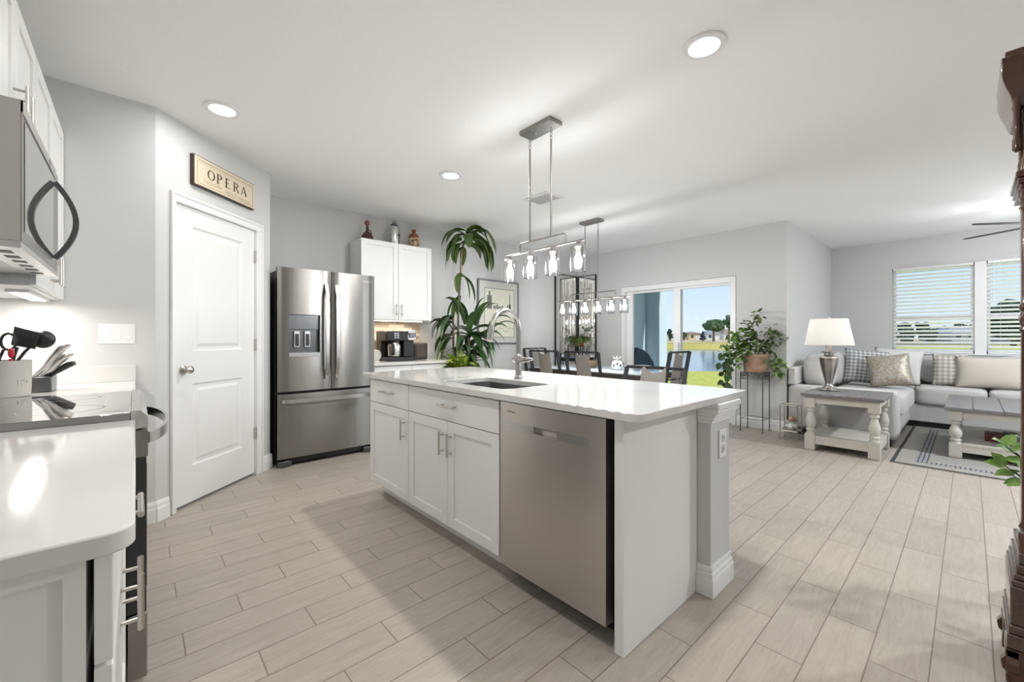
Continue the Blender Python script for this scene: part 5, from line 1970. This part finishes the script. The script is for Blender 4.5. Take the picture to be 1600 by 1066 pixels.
def pillow(name, label, w_, h_, t_, loc, rz, tilt, m_, group=None, roll=0.0):
    """upright pillow: width along local x, height along z, leaning back by tilt"""
    n = 18
    pts, uv, f = [], [], []
    for s_ in (1, -1):
        for j in range(n + 1):
            for i in range(n + 1):
                u, v_ = i / n * 2 - 1, j / n * 2 - 1
                th = (max(0, 1 - abs(u) ** 2.6) * max(0, 1 - abs(v_) ** 2.6)) ** .55
                x = u * w_ / 2 * (1 - .07 * (1 - v_ * v_) * abs(u) ** 2)
                z = v_ * h_ / 2 * (1 - .07 * (1 - u * u) * abs(v_) ** 2)
                y = s_ * t_ / 2 * th
                pts.append((x, y, z))
                uv.append((i / n * w_ * 1.6, j / n * h_ * 1.6))
    N_ = (n + 1) ** 2
    for s_ in (0, 1):
        for j in range(n):
            for i in range(n):
                a = s_ * N_ + j * (n + 1) + i
                f.append((a, a + 1, a + n + 2, a + n + 1))
    mb = MB()
    R = Matrix.Rotation(roll, 3, 'Y')
    R = Matrix.Rotation(-tilt, 3, 'X') @ R
    q_ = [R @ Vector(p) for p in pts]
    zmin = min(p.z for p in q_)
    q_ = [p - Vector((0, 0, zmin)) for p in q_]
    mb.add(q_, f, raw=True)
    mb.uv = uv
    o = mk(name, mb, m_, Vector((0, 0, 0)), smooth=True, angle=80)
    bm = bmesh.new()
    bm.from_mesh(o.data)
    bmesh.ops.remove_doubles(bm, verts=bm.verts, dist=.0004)
    bmesh.ops.recalc_face_normals(bm, faces=bm.faces)
    bm.to_mesh(o.data)
    bm.free()
    o.location = loc
    o.rotation_euler = (0, 0, rz)
    meta(o, label, 'pillow', group)
    return o


# local -y is the visible front; rz turns it towards -x
pillow('throw_pillow', 'blue grey checked pillow in the sofa corner beside the lamp', .46, .46, .17, (7.18, .93, .537), -PI / 2 + .30, .22, M['check_blue'], roll=.1)
pillow('throw_pillow', 'gold and silver sequined pillow leaning on the off-white pillow', .42, .42, .15, (7.0, .675, .537), -PI / 2 + .15, .35, M['sequin'], roll=-.12)
pillow('throw_pillow', 'plain off-white pillow behind the sequined pillow', .50, .48, .17, (7.60, .66, .537), -PI / 2 + .1, .3, M['pillow_white'], roll=.1)
pillow('throw_pillow', 'beige diamond checked pillow beside the wide beige pillow', .33, .42, .15, (7.90, .175, .537), -PI / 2, .16, M['check_beige'])
pillow('throw_pillow', 'wide plain beige pillow in front of the window blinds', .66, .40, .17, (7.80, -.20, .537), -PI / 2, .22, M['pillow_beige'])

# ================================================================ END TABLE, LAMP, COFFEE TABLE
def turned_leg(c, z0, z1, s_=.09):
    """square blocks above and below a turned baluster"""
    m = MB()
    x, y = c
    h = z1 - z0
    a, b = z0 + h * .30, z0 + h * .80
    m.box(x - s_ / 2, x + s_ / 2, y - s_ / 2, y + s_ / 2, z0 + .012, a).box(x - s_ / 2, x + s_ / 2, y - s_ / 2, y + s_ / 2, b, z1)
    m.box(x - s_ * .42, x + s_ * .42, y - s_ * .42, y + s_ * .42, z0, z0 + .012)
    d_ = b - a
    prof = [(.46, 0), (.46, .04), (.36, .06), (.36, .10), (.46, .13), (.46, .17), (.34, .20), (.38, .24), (.50, .36), (.54, .46), (.48, .58), (.36, .70), (.30, .78), (.30, .82), (.42, .85), (.44, .90), (.36, .93), (.46, .97), (.46, 1.0)]
    m.lathe([(r * s_, a + t * d_) for r, t in prof], (x, y), 20)
    return m


def farm_table(name, label, cat, x0, x1, y0, y1, zt, shelf, over=.03, legw=.088, planks=None, zf=.002):
    t_ = thing(name, label, cat, ((x0 + x1) / 2, (y0 + y1) / 2, 0))
    tp = MB()
    if planks:
        for a, b in planks:
            tp.box(x0, x1, a, b, zt - .032, zt)
    else:
        tp.box(x0, x1, y0, y1, zt - .032, zt)
    part('tabletop', tp, M['grey_top'], t_, bevel=.005)
    X0, X1, Y0, Y1 = x0 + over, x1 - over, y0 + over, y1 - over
    for x in (X0 + legw / 2, X1 - legw / 2):
        for y in (Y0 + legw / 2, Y1 - legw / 2):
            part('leg', turned_leg((x, y), zf, zt - .033, legw), M['cream_wood'], t_, smooth=True)
    ap = MB()
    ap.box(X0 + .012, X0 + .034, Y0 + legw, Y1 - legw, zt - .10, zt - .033).box(X1 - .034, X1 - .012, Y0 + legw, Y1 - legw, zt - .10, zt - .033)
    ap.box(X0 + legw, X1 - legw, Y0 + .012, Y0 + .034, zt - .10, zt - .033).box(X0 + legw, X1 - legw, Y1 - .034, Y1 - .012, zt - .10, zt - .033)
    part('apron', ap, M['cream_wood'], t_, bevel=.002)
    sh = MB()
    sh.box(X0 + .010, X1 - .010, Y0 + legw, Y1 - legw, shelf - .025, shelf).box(X0 + legw, X1 - legw, Y0 + .010, Y0 + legw, shelf - .025, shelf).box(X0 + legw, X1 - legw, Y1 - legw, Y1 - .010, shelf - .025, shelf)
    sh.box(X0 + .012, X0 + .034, Y0 + legw, Y1 - legw, shelf - .085, shelf - .025).box(X1 - .034, X1 - .012, Y0 + legw, Y1 - legw, shelf - .085, shelf - .025)
    sh.box(X0 + legw, X1 - legw, Y0 + .012, Y0 + .034, shelf - .085, shelf - .025).box(X0 + legw, X1 - legw, Y1 - .034, Y1 - .012, shelf - .085, shelf - .025)
    part('shelf', sh, M['cream_wood'], t_, bevel=.002)
    return t_


farm_table('end_table', 'cream end table with turned legs and a grey top beside the sofa arm', 'table', 5.15, 5.90, .535, 1.19, .59, .155,
           planks=[(.535, .700), (.702, .865), (.867, 1.03), (1.032, 1.19)])
farm_table('coffee_table', 'long cream coffee table with turned legs and grey plank top on the rug', 'table', 5.80, 7.10, -.58, .165, .497, .155, zf=.0112,
           planks=[(-.58, -.395), (-.393, -.21), (-.208, -.022), (-.02, .165)])
lx, ly = 5.62, 1.035
lp = thing('table_lamp', 'brushed metal urn table lamp with an ivory shade on the end table', 'lamp', (lx, ly, .59))
prof = [(.105, .591), (.108, .598), (.085, .612), (.055, .632), (.038, .650), (.034, .665), (.042, .70), (.068, .80), (.088, .90), (.092, .945), (.080, .962), (.045, .975), (.045, 1.0), (.072, 1.005), (.074, 1.014), (.04, 1.02)]
part('base', MB().lathe([(r * .93, z) for r, z in prof], (lx, ly), 28), M['faucet'], lp, smooth=True)
part('neck', MB().lathe([(.028, 1.02), (.028, 1.10), (.012, 1.105), (.008, 1.30)], (lx, ly), 16), M['pillow_beige'], lp, smooth=True)
part('lamp_shade', MB().lathe([(.222, 1.085), (.168, 1.370), (.166, 1.370), (.220, 1.085)], (lx, ly), 40, cap=False), M['shade'], lp, smooth=True)
part('finial', MB().lathe([(.003, 1.30), (.003, 1.372), (.012, 1.378), (.008, 1.392), (.001, 1.394)], (lx, ly), 12), M['chrome'], lp, smooth=True)
part('bulb', MB().ball((lx, ly, 1.20), .032), M['bulb'], lp, smooth=True)
l = add_light('table_lamp_light', 'POINT', (lx, ly, 1.20), 6.0, (1, .97, .93), size=.018)
l.parent = lp
l.matrix_parent_inverse = lp.matrix_basis.inverted()

bxk = thing('wooden_box', 'dark red wooden box with an open lid on the coffee table shelf', 'box', (6.2, -.22, .155))
part('box_body', MB().box(6.14, 6.30, -.30, -.10, .156, .235), mat('dark_red_wood', S(92, 34, 30), .4), bxk, bevel=.004)
part('lid', MB().box(6.135, 6.305, -.305, -.22, .2355, .25), M['black'], bxk, bevel=.003)

# rug
M['rug'] = mat('grey_woven_rug', S(128, 130, 132), .95, noise_scale=90, col2=S(168, 164, 156), bump=.3, bump_scale=260)
rgx0, rgx1, rgy0, rgy1 = 5.23, 7.595, -1.75, .498
rug = thing('area_rug', 'grey and beige bordered rug under the coffee table', 'rug', (6.4, -.6, 0))
part('weave', MB().box(rgx0, rgx1, rgy0, rgy1, .001, .008), M['rug'], rug)
q = MB()
for a, b, c_, d_ in ((rgx0, rgx1, rgy1 - .025, rgy1), (rgx0, rgx1, rgy0, rgy0 + .025), (rgx0, rgx0 + .025, rgy0 + .025, rgy1 - .025), (rgx1 - .025, rgx1, rgy0 + .025, rgy1 - .025)):
    q.box(a, b, c_, d_, .008, .0105)
M['rug_dark'] = mat('charcoal_rug_yarn', S(62, 62, 66), .95, noise_amt=.2, noise_scale=120)
M['rug_light'] = mat('beige_rug_yarn', S(152, 148, 141), .95, noise_amt=.12, noise_scale=120)
M['rug_key'] = mat('patterned_rug_band', S(78, 84, 98), .95)
_n, _l = M['rug_key'].node_tree.nodes, M['rug_key'].node_tree.links
_tc, _vo = _n.new('ShaderNodeTexCoord'), _n.new('ShaderNodeTexVoronoi')
_vo.inputs['Scale'].default_value = 33
_vo.distance = 'CHEBYCHEV'
_vo.inputs['Randomness'].default_value = .15
_cr, _mx = _n.new('ShaderNodeMath'), _n.new('ShaderNodeMix')
_cr.operation = 'GREATER_THAN'
_cr.inputs[1].default_value = .33
_mx.data_type = 'RGBA'
_mx.inputs[7].default_value = S(66, 72, 88)
_mx.inputs[6].default_value = S(168, 166, 162)
_l.new(_tc.outputs['Object'], _vo.inputs['Vector'])
_l.new(_vo.outputs['Distance'], _cr.inputs[0])
_l.new(_cr.outputs[0], _mx.inputs[0])
_l.new(_mx.outputs[2], _n['Principled BSDF'].inputs['Base Color'])
part('edge_binding', q, M['rug_dark'], rug)
q = MB()


def ring_boxes(q, i0, i1, z0, z1):
    x0, x1, y0, y1 = rgx0 + i0, rgx1 - i0, rgy0 + i0, rgy1 - i0
    w_ = i1 - i0
    q.box(x0, x1, y1 - w_, y1, z0, z1).box(x0, x1, y0, y0 + w_, z0, z1).box(x0, x0 + w_, y0 + w_, y1 - w_, z0, z1).box(x1 - w_, x1, y0 + w_, y1 - w_, z0, z1)


ring_boxes(q, .025, .15, .008, .0095)
ring_boxes(q, .24, .27, .008, .0095)
part('pale_border', q, M['rug_light'], rug)
q = MB()
ring_boxes(q, .15, .24, .008, .0095)
part('dark_border', q, M['rug_key'], rug)
# ================================================================ CEILING FAN
hx, hy = 6.97, -.60
cf_ = thing('ceiling_fan', 'dark bladed ceiling fan over the coffee table, two blade tips in view', 'fan', (hx, hy, CH))
part('downrod', MB().lathe([(.06, CH - .001), (.055, CH - .05), (.014, CH - .06), (.014, 2.42)], (hx, hy), 20), M['nickel'], cf_, smooth=True)
part('motor', MB().lathe([(.03, 2.42), (.10, 2.41), (.115, 2.37), (.10, 2.32), (.05, 2.31), (.001, 2.30)], (hx, hy), 28), M['nickel'], cf_, smooth=True)
part('light_bowl', MB().lathe([(.075, 2.309), (.07, 2.27), (.04, 2.24), (.001, 2.235)], (hx, hy), 24), M['porcelain'], cf_, smooth=True)
l = add_light('fan_fill_lamp', 'POINT', (hx, hy, 2.17), 30.0, COOL, size=.16)  # unseen lamp below the bowl, added to brighten the living room
l.parent = cf_
l.matrix_parent_inverse = cf_.matrix_basis.inverted()
M['blade'] = mat('dark_brown_blade', S(52, 47, 43), .6)
a0 = math.atan2(.65, .40)
for i in range(5):
    a = a0 + 2 * PI * i / 5
    Fb = Fr((hx, hy, 0), (math.cos(a), math.sin(a)), (-math.sin(a), math.cos(a)))
    q = MB(Fb)
    q.add([(.12, -.03, 2.345), (.30, -.03, 2.345), (.74, -.02, 2.345), (.77, 0, 2.350), (.74, .02, 2.349), (.30, .03, 2.349), (.12, .03, 2.355),
           (.12, -.03, 2.351), (.30, -.03, 2.351), (.74, -.02, 2.351), (.77, 0, 2.356), (.74, .02, 2.355), (.30, .03, 2.355), (.12, .03, 2.361)],
          [(0, 1, 2, 3, 4, 5, 6), (7, 8, 9, 10, 11, 12, 13)] + [(j, (j + 1) % 7, 7 + (j + 1) % 7, 7 + j) for j in range(7)])
    part('blade', q, M['blade'], cf_)

# ================================================================ TALL WOODEN CLOCK CASE (right edge)
gc = thing('grandfather_clock', 'tall carved walnut grandfather clock at the right edge of the photo', 'clock', (2.42, -.33, 0))
gx0, gx1, gy0, gy1 = 2.20, 2.47, -.62, -.116      # waist faces
zw0, zw1 = .44, 1.66


def stepped(m, z, e0, e1, grow=(1, 1, 1)):
    m.box(gx0 - e0, gx1 + e1 * .4, gy0 - e1, gy1 + e1, z[0], z[1])
    return m


part('waist', MB().box(gx0 + .012, gx1, gy0 + .012, gy1 - .012, zw0, zw1), M['walnut'], gc)
q = MB()
q.box(gx0 + .005, gx0 + .012, gy0 + .10, gy1 - .10, zw0 + .10, zw1 - .08)
M['clock_glass'] = mat('dark_clock_glass', (.03, .025, .02, 1), .08)
part('door_glass', q, M['clock_glass'], gc)
for (x, y) in ((gx0 + .012, gy1 - .014), (gx0 + .012, gy0 + .014)):
    prof = [(.020, zw0), (.020, .50), (.014, .51), (.020, .525), (.014, .54), (.013, .56), (.013, 1.18), (.019, 1.19), (.013, 1.20), (.020, 1.225), (.013, 1.25), (.020, 1.265), (.013, 1.28), (.013, 1.58), (.019, 1.60), (.013, 1.61), (.021, 1.63), (.021, zw1)]
    part('column', MB().lathe(prof, (x, y), 20), M['walnut'], gc, smooth=True)
q = MB()
for e_, z0, z1 in ((.006, .40, .44), (.012, .37, .40), (.018, .35, .37), (.024, .33, .35), (.026, .20, .33), (.030, .17, .20), (.034, .12, .17)):
    q.box(gx0 - e_, gx1 + e_ * .3, gy0 - e_, gy1 + e_ * .95, z0, z1)
M['walnut_grey'] = mat('greyish_glossy_walnut', S(72, 54, 44), .2, noise_amt=.4, noise_scale=9, stretch=(1, 6, 6), coat=.8)
part('plinth', q, M['walnut_grey'], gc, bevel=.006, seg=3)
for (x, y, sx_, sy_) in ((gx0 - .036, gy1 + .034, 1, -1), (gx0 - .036, gy0 - .034, 1, 1), (gx1 + .01, gy1 + .034, -1, -1), (gx1 + .01, gy0 - .034, -1, 1)):
    q = MB()
    out = [(0, .12), (.0, .095), (-.012, .075), (-.008, .05), (.012, .03), (.014, .001), (.07, .001), (.06, .03), (.075, .06), (.11, .085), (.13, .12)]
    q.F = Fr((x, y, 0), (sx_, 0), (0, sy_))
    q.vprism(out, 0, .03)
    q.F = Fr((x, y, 0), (0, sy_), (sx_, 0))
    q.vprism(out, .0, .03)
    part('bracket_foot', q, M['walnut'], gc, bevel=.003)
# hood
q = MB()
for e_, z0, z1 in ((.005, 1.66, 1.68), (.012, 1.68, 1.70), (.020, 1.70, 1.72)):
    q.box(gx0 - e_, gx1 + e_ * .3, gy0 - e_, gy1 + e_ * .6, z0, z1)
part('hood_base', q, M['walnut'], gc, bevel=.004)
part('hood', MB().box(gx0 + .02, gx1, gy0 + .02, gy1 - .02, 1.72, 1.93), M['walnut'], gc)
part('hood_glass', MB().box(gx0 + .014, gx0 + .02, gy0 + .09, gy1 - .09, 1.74, 1.90), M['clock_glass'], gc)
dlm = MB()
dlm.F = Fr((gx0 + .0135, (gy0 + gy1) / 2, 0), (0, 1), (-1, 0))
n = 30
dlm.vprism([(.085 * math.cos(2 * PI * i / n), 1.82 + .078 * math.sin(2 * PI * i / n)) for i in range(n)], -.0, .002)
dlo = part('dial', dlm, M['sign'], gc)
Fh = Fr((gx0 + .0115, (gy0 + gy1) / 2, 0), (0, 1), (-1, 0))
for dx_, dz_ in ((.03, .04), (-.045, .02)):
    part('hand', MB(Fh).cyl((0, .001, 1.82), (dx_, .001, 1.82 + dz_), .002, 6), M['black'], dlo)
for (x, y, z0, z1) in ((gx0 - .012, gy1 + .010, 1.79, 1.965), (gx0 + .012, gy1 + .004, 1.80, 1.965), (gx0 - .006, gy1 - .012, 1.72, 1.93), (gx0 + .03, gy1 - .004, 1.705, 1.93)):
    h_ = z1 - z0
    prof = [(.004, z0 - .006), (.013, z0 + .004), (.013, z0 + h_ * .2), (.010, z0 + h_ * .25), (.010, z0 + h_ * .75), (.014, z0 + h_ * .8), (.012, z0 + h_ * .9), (.016, z1)]
    part('turned_drop', MB().lathe([(r * .8, z) for r, z in prof], (x, y), 16), M['walnut'], gc, smooth=True)
# crown: cove and top board, cut profile
q = MB()
pf = [(.0, 1.93), (.012, 1.935), (.020, 1.955), (.024, 1.975), (.034, 2.00), (.043, 2.035), (.045, 2.06), (.042, 2.075), (.045, 2.085), (.045, 2.10), (.036, 2.104), (.036, 2.122)]
rings = []
for e_, z in pf:
    rings += [(gx0 - e_, gy0 - e_, z), (gx1 + e_ * .2, gy0 - e_, z), (gx1 + e_ * .2, gy1 + e_, z), (gx0 - e_, gy1 + e_, z)]
fcs = [(r * 4 + i, r * 4 + (i + 1) % 4, r * 4 + 4 + (i + 1) % 4, r * 4 + 4 + i) for r in range(len(pf) - 1) for i in range(4)]
fcs += [(0, 1, 2, 3), tuple(range(len(rings) - 4, len(rings)))]
q.add(rings, fcs)
part('crown', q, M['walnut'], gc, bevel=.003)

# plant whose leaves show past the clock
vx, vy = 3.10, -.42
vp = thing('floor_plant', 'leafy green plant showing past the tall walnut clock', 'plant', (vx, vy, 0))
part('pot', pot(MB(), (vx, vy), .002, .30, .12, .15), M['pot_grey'], vp, smooth=True)
part('soil', MB().lathe([(.001, .275), (.135, .277)], (vx, vy), 22, cap=False), M['soil'], vp)
q, s2 = MB(), MB()
random.seed(9)
for i in range(26):
    a = random.uniform(0, 2 * PI)
    if i < 7:
        tip = (3.02 + random.uniform(-.02, .08), -.175 + .03 * (i % 3), .50 + .03 * i)
    else:
        tip = (vx + .2 * math.cos(a), vy + .2 * math.sin(a) - .05, random.uniform(.4, .8))
    s2.tube([(vx, vy, .27), ((vx + tip[0]) / 2, (vy + tip[1]) / 2, tip[2] * .75), tip], .003, 6)
    for k in range(2):
        q.leaflet(tip, (random.uniform(-.6, .2), random.uniform(-.2, .9), random.uniform(-.3, .5)), (-.5, .1, .8), .075, .055)
part('foliage', q, M['leaf_light'], vp)
part('stem', s2, M['leaf_deep'], vp)

# ================================================================ OUTSIDE
def ground_z(d, r):
    k = r / d
    # lake between 17.8 and 75 m ahead, left of the living room's view
    def sm(a, b, x):
        t = min(1, max(0, (x - a) / (b - a)))
        return t * t * (3 - 2 * t)
    inlake = sm(16.6, 18.6, d) * (1 - sm(74, 79, d)) * (1 - sm(.60, .64, k))
    z = -.16 - 1.6 * inlake
    z += .62 * sm(78, 112, d)
    return z


q = MB()
ds_ = [0.5, 4, 8, 12, 15, 16, 16.6, 17, 17.4, 17.8, 18.2, 18.6, 20, 30, 45, 60, 72, 74, 75, 76, 77, 78, 79, 82, 88, 95, 102, 108, 112, 118, 150, 220, 400, 700]
ks_ = [-6, -3, -1.5, -.8, -.4, 0, .2, .4, .5, .56, .6, .61, .62, .63, .64, .7, .8, .9, 1, 1.2, 1.5, 2, 3, 6]
pts = []
for d_ in ds_:
    for k_ in ks_:
        x, y = W(d_, d_ * k_)
        pts.append((x, y, ground_z(d_, d_ * k_)))
nk = len(ks_)
fcs = [(j * nk + i, j * nk + i + 1, (j + 1) * nk + i + 1, (j + 1) * nk + i) for j in range(len(ds_) - 1) for i in range(nk - 1)]
q.add(pts, fcs)
# keep the ground below the house floor
lawn = struct('ground', q, M['grass'], smooth=True, angle=80)
M['far_grass'] = grass_mat('far_bank_grass', S(168, 158, 62), S(196, 176, 104), .08)
M['dry_grass'] = grass_mat('dry_tan_verge', S(200, 178, 148), S(184, 170, 120), .2)
for i, (z0, z1) in enumerate(()):
    pass
me = lawn.data
me.materials.append(M['far_grass'])
me.materials.append(M['dry_grass'])
for p in me.polygons:
    c_ = p.center
    dd = c_.x * CS + c_.y * SN
    if 76 < dd < 96:
        p.material_index = 1
    elif dd >= 96:
        p.material_index = 2
q = MB()
a, b, c_, d_ = W(16.8, -30), W(78, -90), W(78, 50), W(16.8, 11)
q.add([(a[0], a[1], -.85), (b[0], b[1], -.85), (c_[0], c_[1], -.85), (d_[0], d_[1], -.85)], [(0, 1, 2, 3)])
solo('lake', q, M['water'], 'calm blue grey lake beyond the lawn, seen through the sliding door', 'lake', (W(40, 10)[0], W(40, 10)[1], -.85))
struct('trim_2', MB().box(XD + .151, XL + 1.2, YS + .16, YB + .6, -.14, -.02), M['patio'])     # patio slab
# lanai: roof, left wall and corner column
struct('wall_patio', MB().box(XD + .151, 8.36, YB + .01, YB + .16, -.02, 2.62), M['stucco'])
struct('trim_3', MB().box(XD + .151, 8.50, YS + .151, YB + .6, 2.62, 2.80), M['stucco'])
lc = thing('patio_column', 'pale blue stucco patio column outside the sliding door', 'column', (8.56, 4.62, -.02))
part('shaft', MB().box(8.38, 8.72, 4.50, 4.90, -.019, 2.62), M['stucco'], lc, bevel=.01)
part('base_block', MB().box(8.365, 8.735, 4.485, 4.915, -.019, .18), M['stucco'], lc, bevel=.01)
struct('trim_4', MB().box(XK - .6, XL + .75, YN - .6, YS + .15, CH + .121, CH + .2), M['stucco'])   # eaves
# covered grill
gl = thing('grill', 'patio grill under a dark blue fitted cover outside the sliding door', 'grill', (6.78, 4.2, -.02))
M['navy'] = mat('navy_grill_cover', S(40, 62, 88), .6, bump=.4, bump_scale=9)
q = MB()
sec = [(-.38, .0, .30), (-.38, .55, .30), (-.34, .72, .28), (-.26, .86, .24), (-.15, .95, .19), (.0, .99, .16), (.15, .95, .19), (.26, .86, .24), (.34, .72, .28), (.38, .55, .30), (.38, .0, .30)]
pts = [(6.78 + x, 4.2 - w_, z) for x, z, w_ in sec] + [(6.78 + x, 4.2 + w_, z) for x, z, w_ in sec]
k = len(sec)
q.add(pts, [tuple(range(k)), tuple(range(k, 2 * k))] + [(i, (i + 1) % k, k + (i + 1) % k, k + i) for i in range(k)])
part('cover', q, M['navy'], gl, bevel=.04, seg=3, smooth=True)
part('wheel', MB(Fr((6.78, 4.2, 0), (1, 0), (0, 1))).box(-.34, -.26, -.28, .28, -.019, .0).box(.26, .34, -.28, .28, -.019, .0), M['black'], gl)


# houses across the water
def house(label, d_, r, w_, dp, h_, roof_h, wall_m, roof_m, turn=0.0, group='houses across the lake', nwin=3):
    x, y = W(d_, r)
    zb = ground_z(d_, r)
    t_ = thing('house', label, 'house', (x, y, zb), group=group)
    a = math.atan2(SN, CS) + turn
    # frame: a runs to the right, b towards the viewer
    F_ = Fr((x, y, zb), (math.sin(a), -math.cos(a)), (-math.cos(a), -math.sin(a)))
    part('walls', MB(F_).box(-w_ / 2, w_ / 2, -dp / 2, dp / 2, -.2, h_), wall_m, t_)
    o_ = .5
    rf = MB(F_)
    rf.add([(-w_ / 2 - o_, -dp / 2 - o_, h_), (w_ / 2 + o_, -dp / 2 - o_, h_), (w_ / 2 + o_, dp / 2 + o_, h_), (-w_ / 2 - o_, dp / 2 + o_, h_),
            (-w_ / 2 + dp * .35, 0, h_ + roof_h), (w_ / 2 - dp * .35, 0, h_ + roof_h)],
           [(0, 1, 2, 3), (3, 2, 5, 4), (1, 0, 4, 5), (0, 3, 4), (2, 1, 5)])
    part('roof', rf, roof_m, t_)
    for i in range(nwin):
        a_ = -w_ / 2 + w_ * (i + .5) / nwin
        part('window', MB(F_).box(a_ - .6, a_ + .6, dp / 2, dp / 2 + .04, .9, 2.1), M['far_glass'], t_)
    part('garage_door', MB(F_).box(w_ / 2 - 3.2, w_ / 2 - .6, dp / 2, dp / 2 + .05, -.1, 2.1), M['trim'], t_)
    return t_


M['far_glass'] = mat('dark_far_window', S(60, 70, 82), .2)
M['h_beige'] = mat('beige_house_render', S(222, 200, 160), .9)
M['h_white'] = mat('white_house_render', S(226, 222, 218), .9)
M['h_grey'] = mat('grey_house_render', S(170, 172, 178), .9)
M['r_brown'] = mat('brown_shingle_roof', S(150, 132, 118), .9)
M['r_grey'] = mat('grey_shingle_roof', S(150, 152, 164), .9)
house('beige house across the lake, seen between the mullion and a dark hedge tree', 200, 86.5, 6.5, 7, 2.9, 1.0, M['h_beige'], M['r_brown'], .1, nwin=2)
house('white gabled house across the lake under the left half of the big tree', 190, 90.8, 5.5, 7, 2.9, 1.9, M['h_white'], M['r_grey'], -.1, nwin=2)
house('white house with a tan roof at the right end of the sliding door view', 196, 101.5, 6.5, 7, 3.2, 1.9, M['h_white'], M['r_brown'], .0, nwin=2)
house('small pale house across the lake left of the door mullion', 205, 76.5, 8, 7, 2.4, 1.0, M['h_white'], M['r_brown'], 0, nwin=2)
house('grey roofed house seen through the blinds near the window post', 102, 109, 9, 7, 2.0, 1.7, M['h_grey'], M['r_grey'], .0, 'houses seen through the blinds')
house('grey house seen through the blinds of the right hand window', 102, 122, 8, 7, 2.0, 1.6, M['h_grey'], M['r_grey'], .0, 'houses seen through the blinds')


def blob_tree(label, d_, r, h_, wd, m_, seed, group, trunk=.35, n=14, low=.25):
    x, y = W(d_, r)
    zb = ground_z(d_, r)
    t_ = thing('tree', label, 'tree', (x, y, zb), group=group)
    random.seed(seed)
    q_ = MB()
    for i in range(n):
        a = random.uniform(0, 2 * PI)
        rr = wd / 2 * random.uniform(0, .75)
        zz_ = h_ * random.uniform(low, .85)
        s_ = wd * random.uniform(.14, .26)
        c_ = (x + rr * math.cos(a), y + rr * math.sin(a), zb + zz_)
        seg, rings = 12, 8
        pts_, f_ = [], []
        for j in range(rings + 1):
            th = PI * j / rings
            for k_ in range(seg):
                az = 2 * PI * k_ / seg
                v_ = Vector((math.sin(th) * math.cos(az), math.sin(th) * math.sin(az), math.cos(th) * .8))
                nz = 1 + .55 * noise.noise(v_ * 2.4 + Vector((seed, i, 0)))
                pts_.append((c_[0] + v_.x * s_ * nz, c_[1] + v_.y * s_ * nz, c_[2] + v_.z * s_ * nz))
        for j in range(rings):
            for k_ in range(seg):
                f_.append((j * seg + k_, j * seg + (k_ + 1) % seg, (j + 1) * seg + (k_ + 1) % seg, (j + 1) * seg + k_))
        q_.add(pts_, f_)
    part('crown', q_, m_, t_)
    part('trunk', MB().tube([(x, y, zb - .1), (x, y, zb + h_ * .6)], [trunk, trunk * .5], 8), M['cane'], t_)
    return t_


M['tree1'] = mat('olive_green_canopy', S(96, 116, 78), .95, noise_scale=1.4, col2=S(58, 82, 58))
M['tree2'] = mat('dark_green_canopy', S(62, 88, 70), .95, noise_scale=1.2, col2=S(38, 60, 48))
M['hedge'] = mat('dark_slate_hedge', S(70, 78, 100), .95, noise_scale=1.2, col2=S(50, 60, 78))
G1, G2 = 'trees across the lake', 'trees seen through the blinds'
blob_tree('large spreading tree across the lake over the white houses', 105, 51.0, 5.6, 5.0, M['tree1'], 2, G1, n=26, low=.55)
blob_tree('tall tree top at the right edge of the sliding door view', 96, 50.2, 7.0, 2.8, M['tree1'], 3, G1, n=11, low=.55)
blob_tree('round green tree just right of the door mullion', 130, 53.8, 2.7, 2.4, M['tree1'], 4, G1)
blob_tree('dark upright tree just left of the door mullion', 118, 44.9, 3.6, 1.9, M['tree2'], 5, G1)
blob_tree('small tree beside the patio column', 112, 39.8, 3.3, 1.6, M['tree1'], 6, G1, n=7)
blob_tree('low pale green tree between the column and the dark tree', 128, 46.2, 2.0, 2.6, M['tree1'], 7, G1)
blob_tree('dark blue grey hedge tree beside the white gabled house', 112, 51.6, 2.8, 1.7, M['hedge'], 8, G1, low=.1)
TL_ = ('dark tree furthest left in the blinds view', 'second tree from the left in the blinds view', 'third tree from the left in the blinds view', 'tree behind the left side of the grey roofed house',
       'tree behind the right side of the grey roofed house', 'tree just left of the post between the two blinds', 'tree behind the post between the two blinds', 'tree behind the far right grey house',
       'tree at the right of the far right grey house')
for i in range(9):
    blob_tree(TL_[i], 125, 113 + i * 5.4, 5.2 + (i % 3) * .4, 3.9, M['tree2'], 20 + i, G2, low=.12, n=18)
for i in range(3):
    blob_tree(('low dark bushy tree at the left end of the blinds view', 'low dark bushy tree second from the left in the blinds view', 'low dark bushy tree left of the grey roofed house')[i],
              100, 90.5 + i * 5.0, 3.3, 3.6, M['tree2'], 50 + i, G2, low=.12, n=16)
blob_tree('largest tree in the blinds view, rising beside the clock', 60, 72.5, 7.0, 5.5, M['tree2'], 40, G2, n=24)
# road behind the right hand lawn
q = MB()
pts = []
for k_ in (.86, 1.0, 1.2, 1.5):
    for d_ in (84, 88):
        x, y = W(d_, d_ * k_)
        pts.append((x, y, ground_z(d_, d_ * k_) + .05))
q.add(pts, [(0, 1, 3, 2), (2, 3, 5, 4), (4, 5, 7, 6)])
solo('street', q, mat('asphalt_street', S(84, 90, 104), .9), 'dark asphalt street beyond the lawn, seen through the blinds', 'street', (W(86, 100)[0], W(95, 100)[1], .1))

bpy.context.view_layer.update()
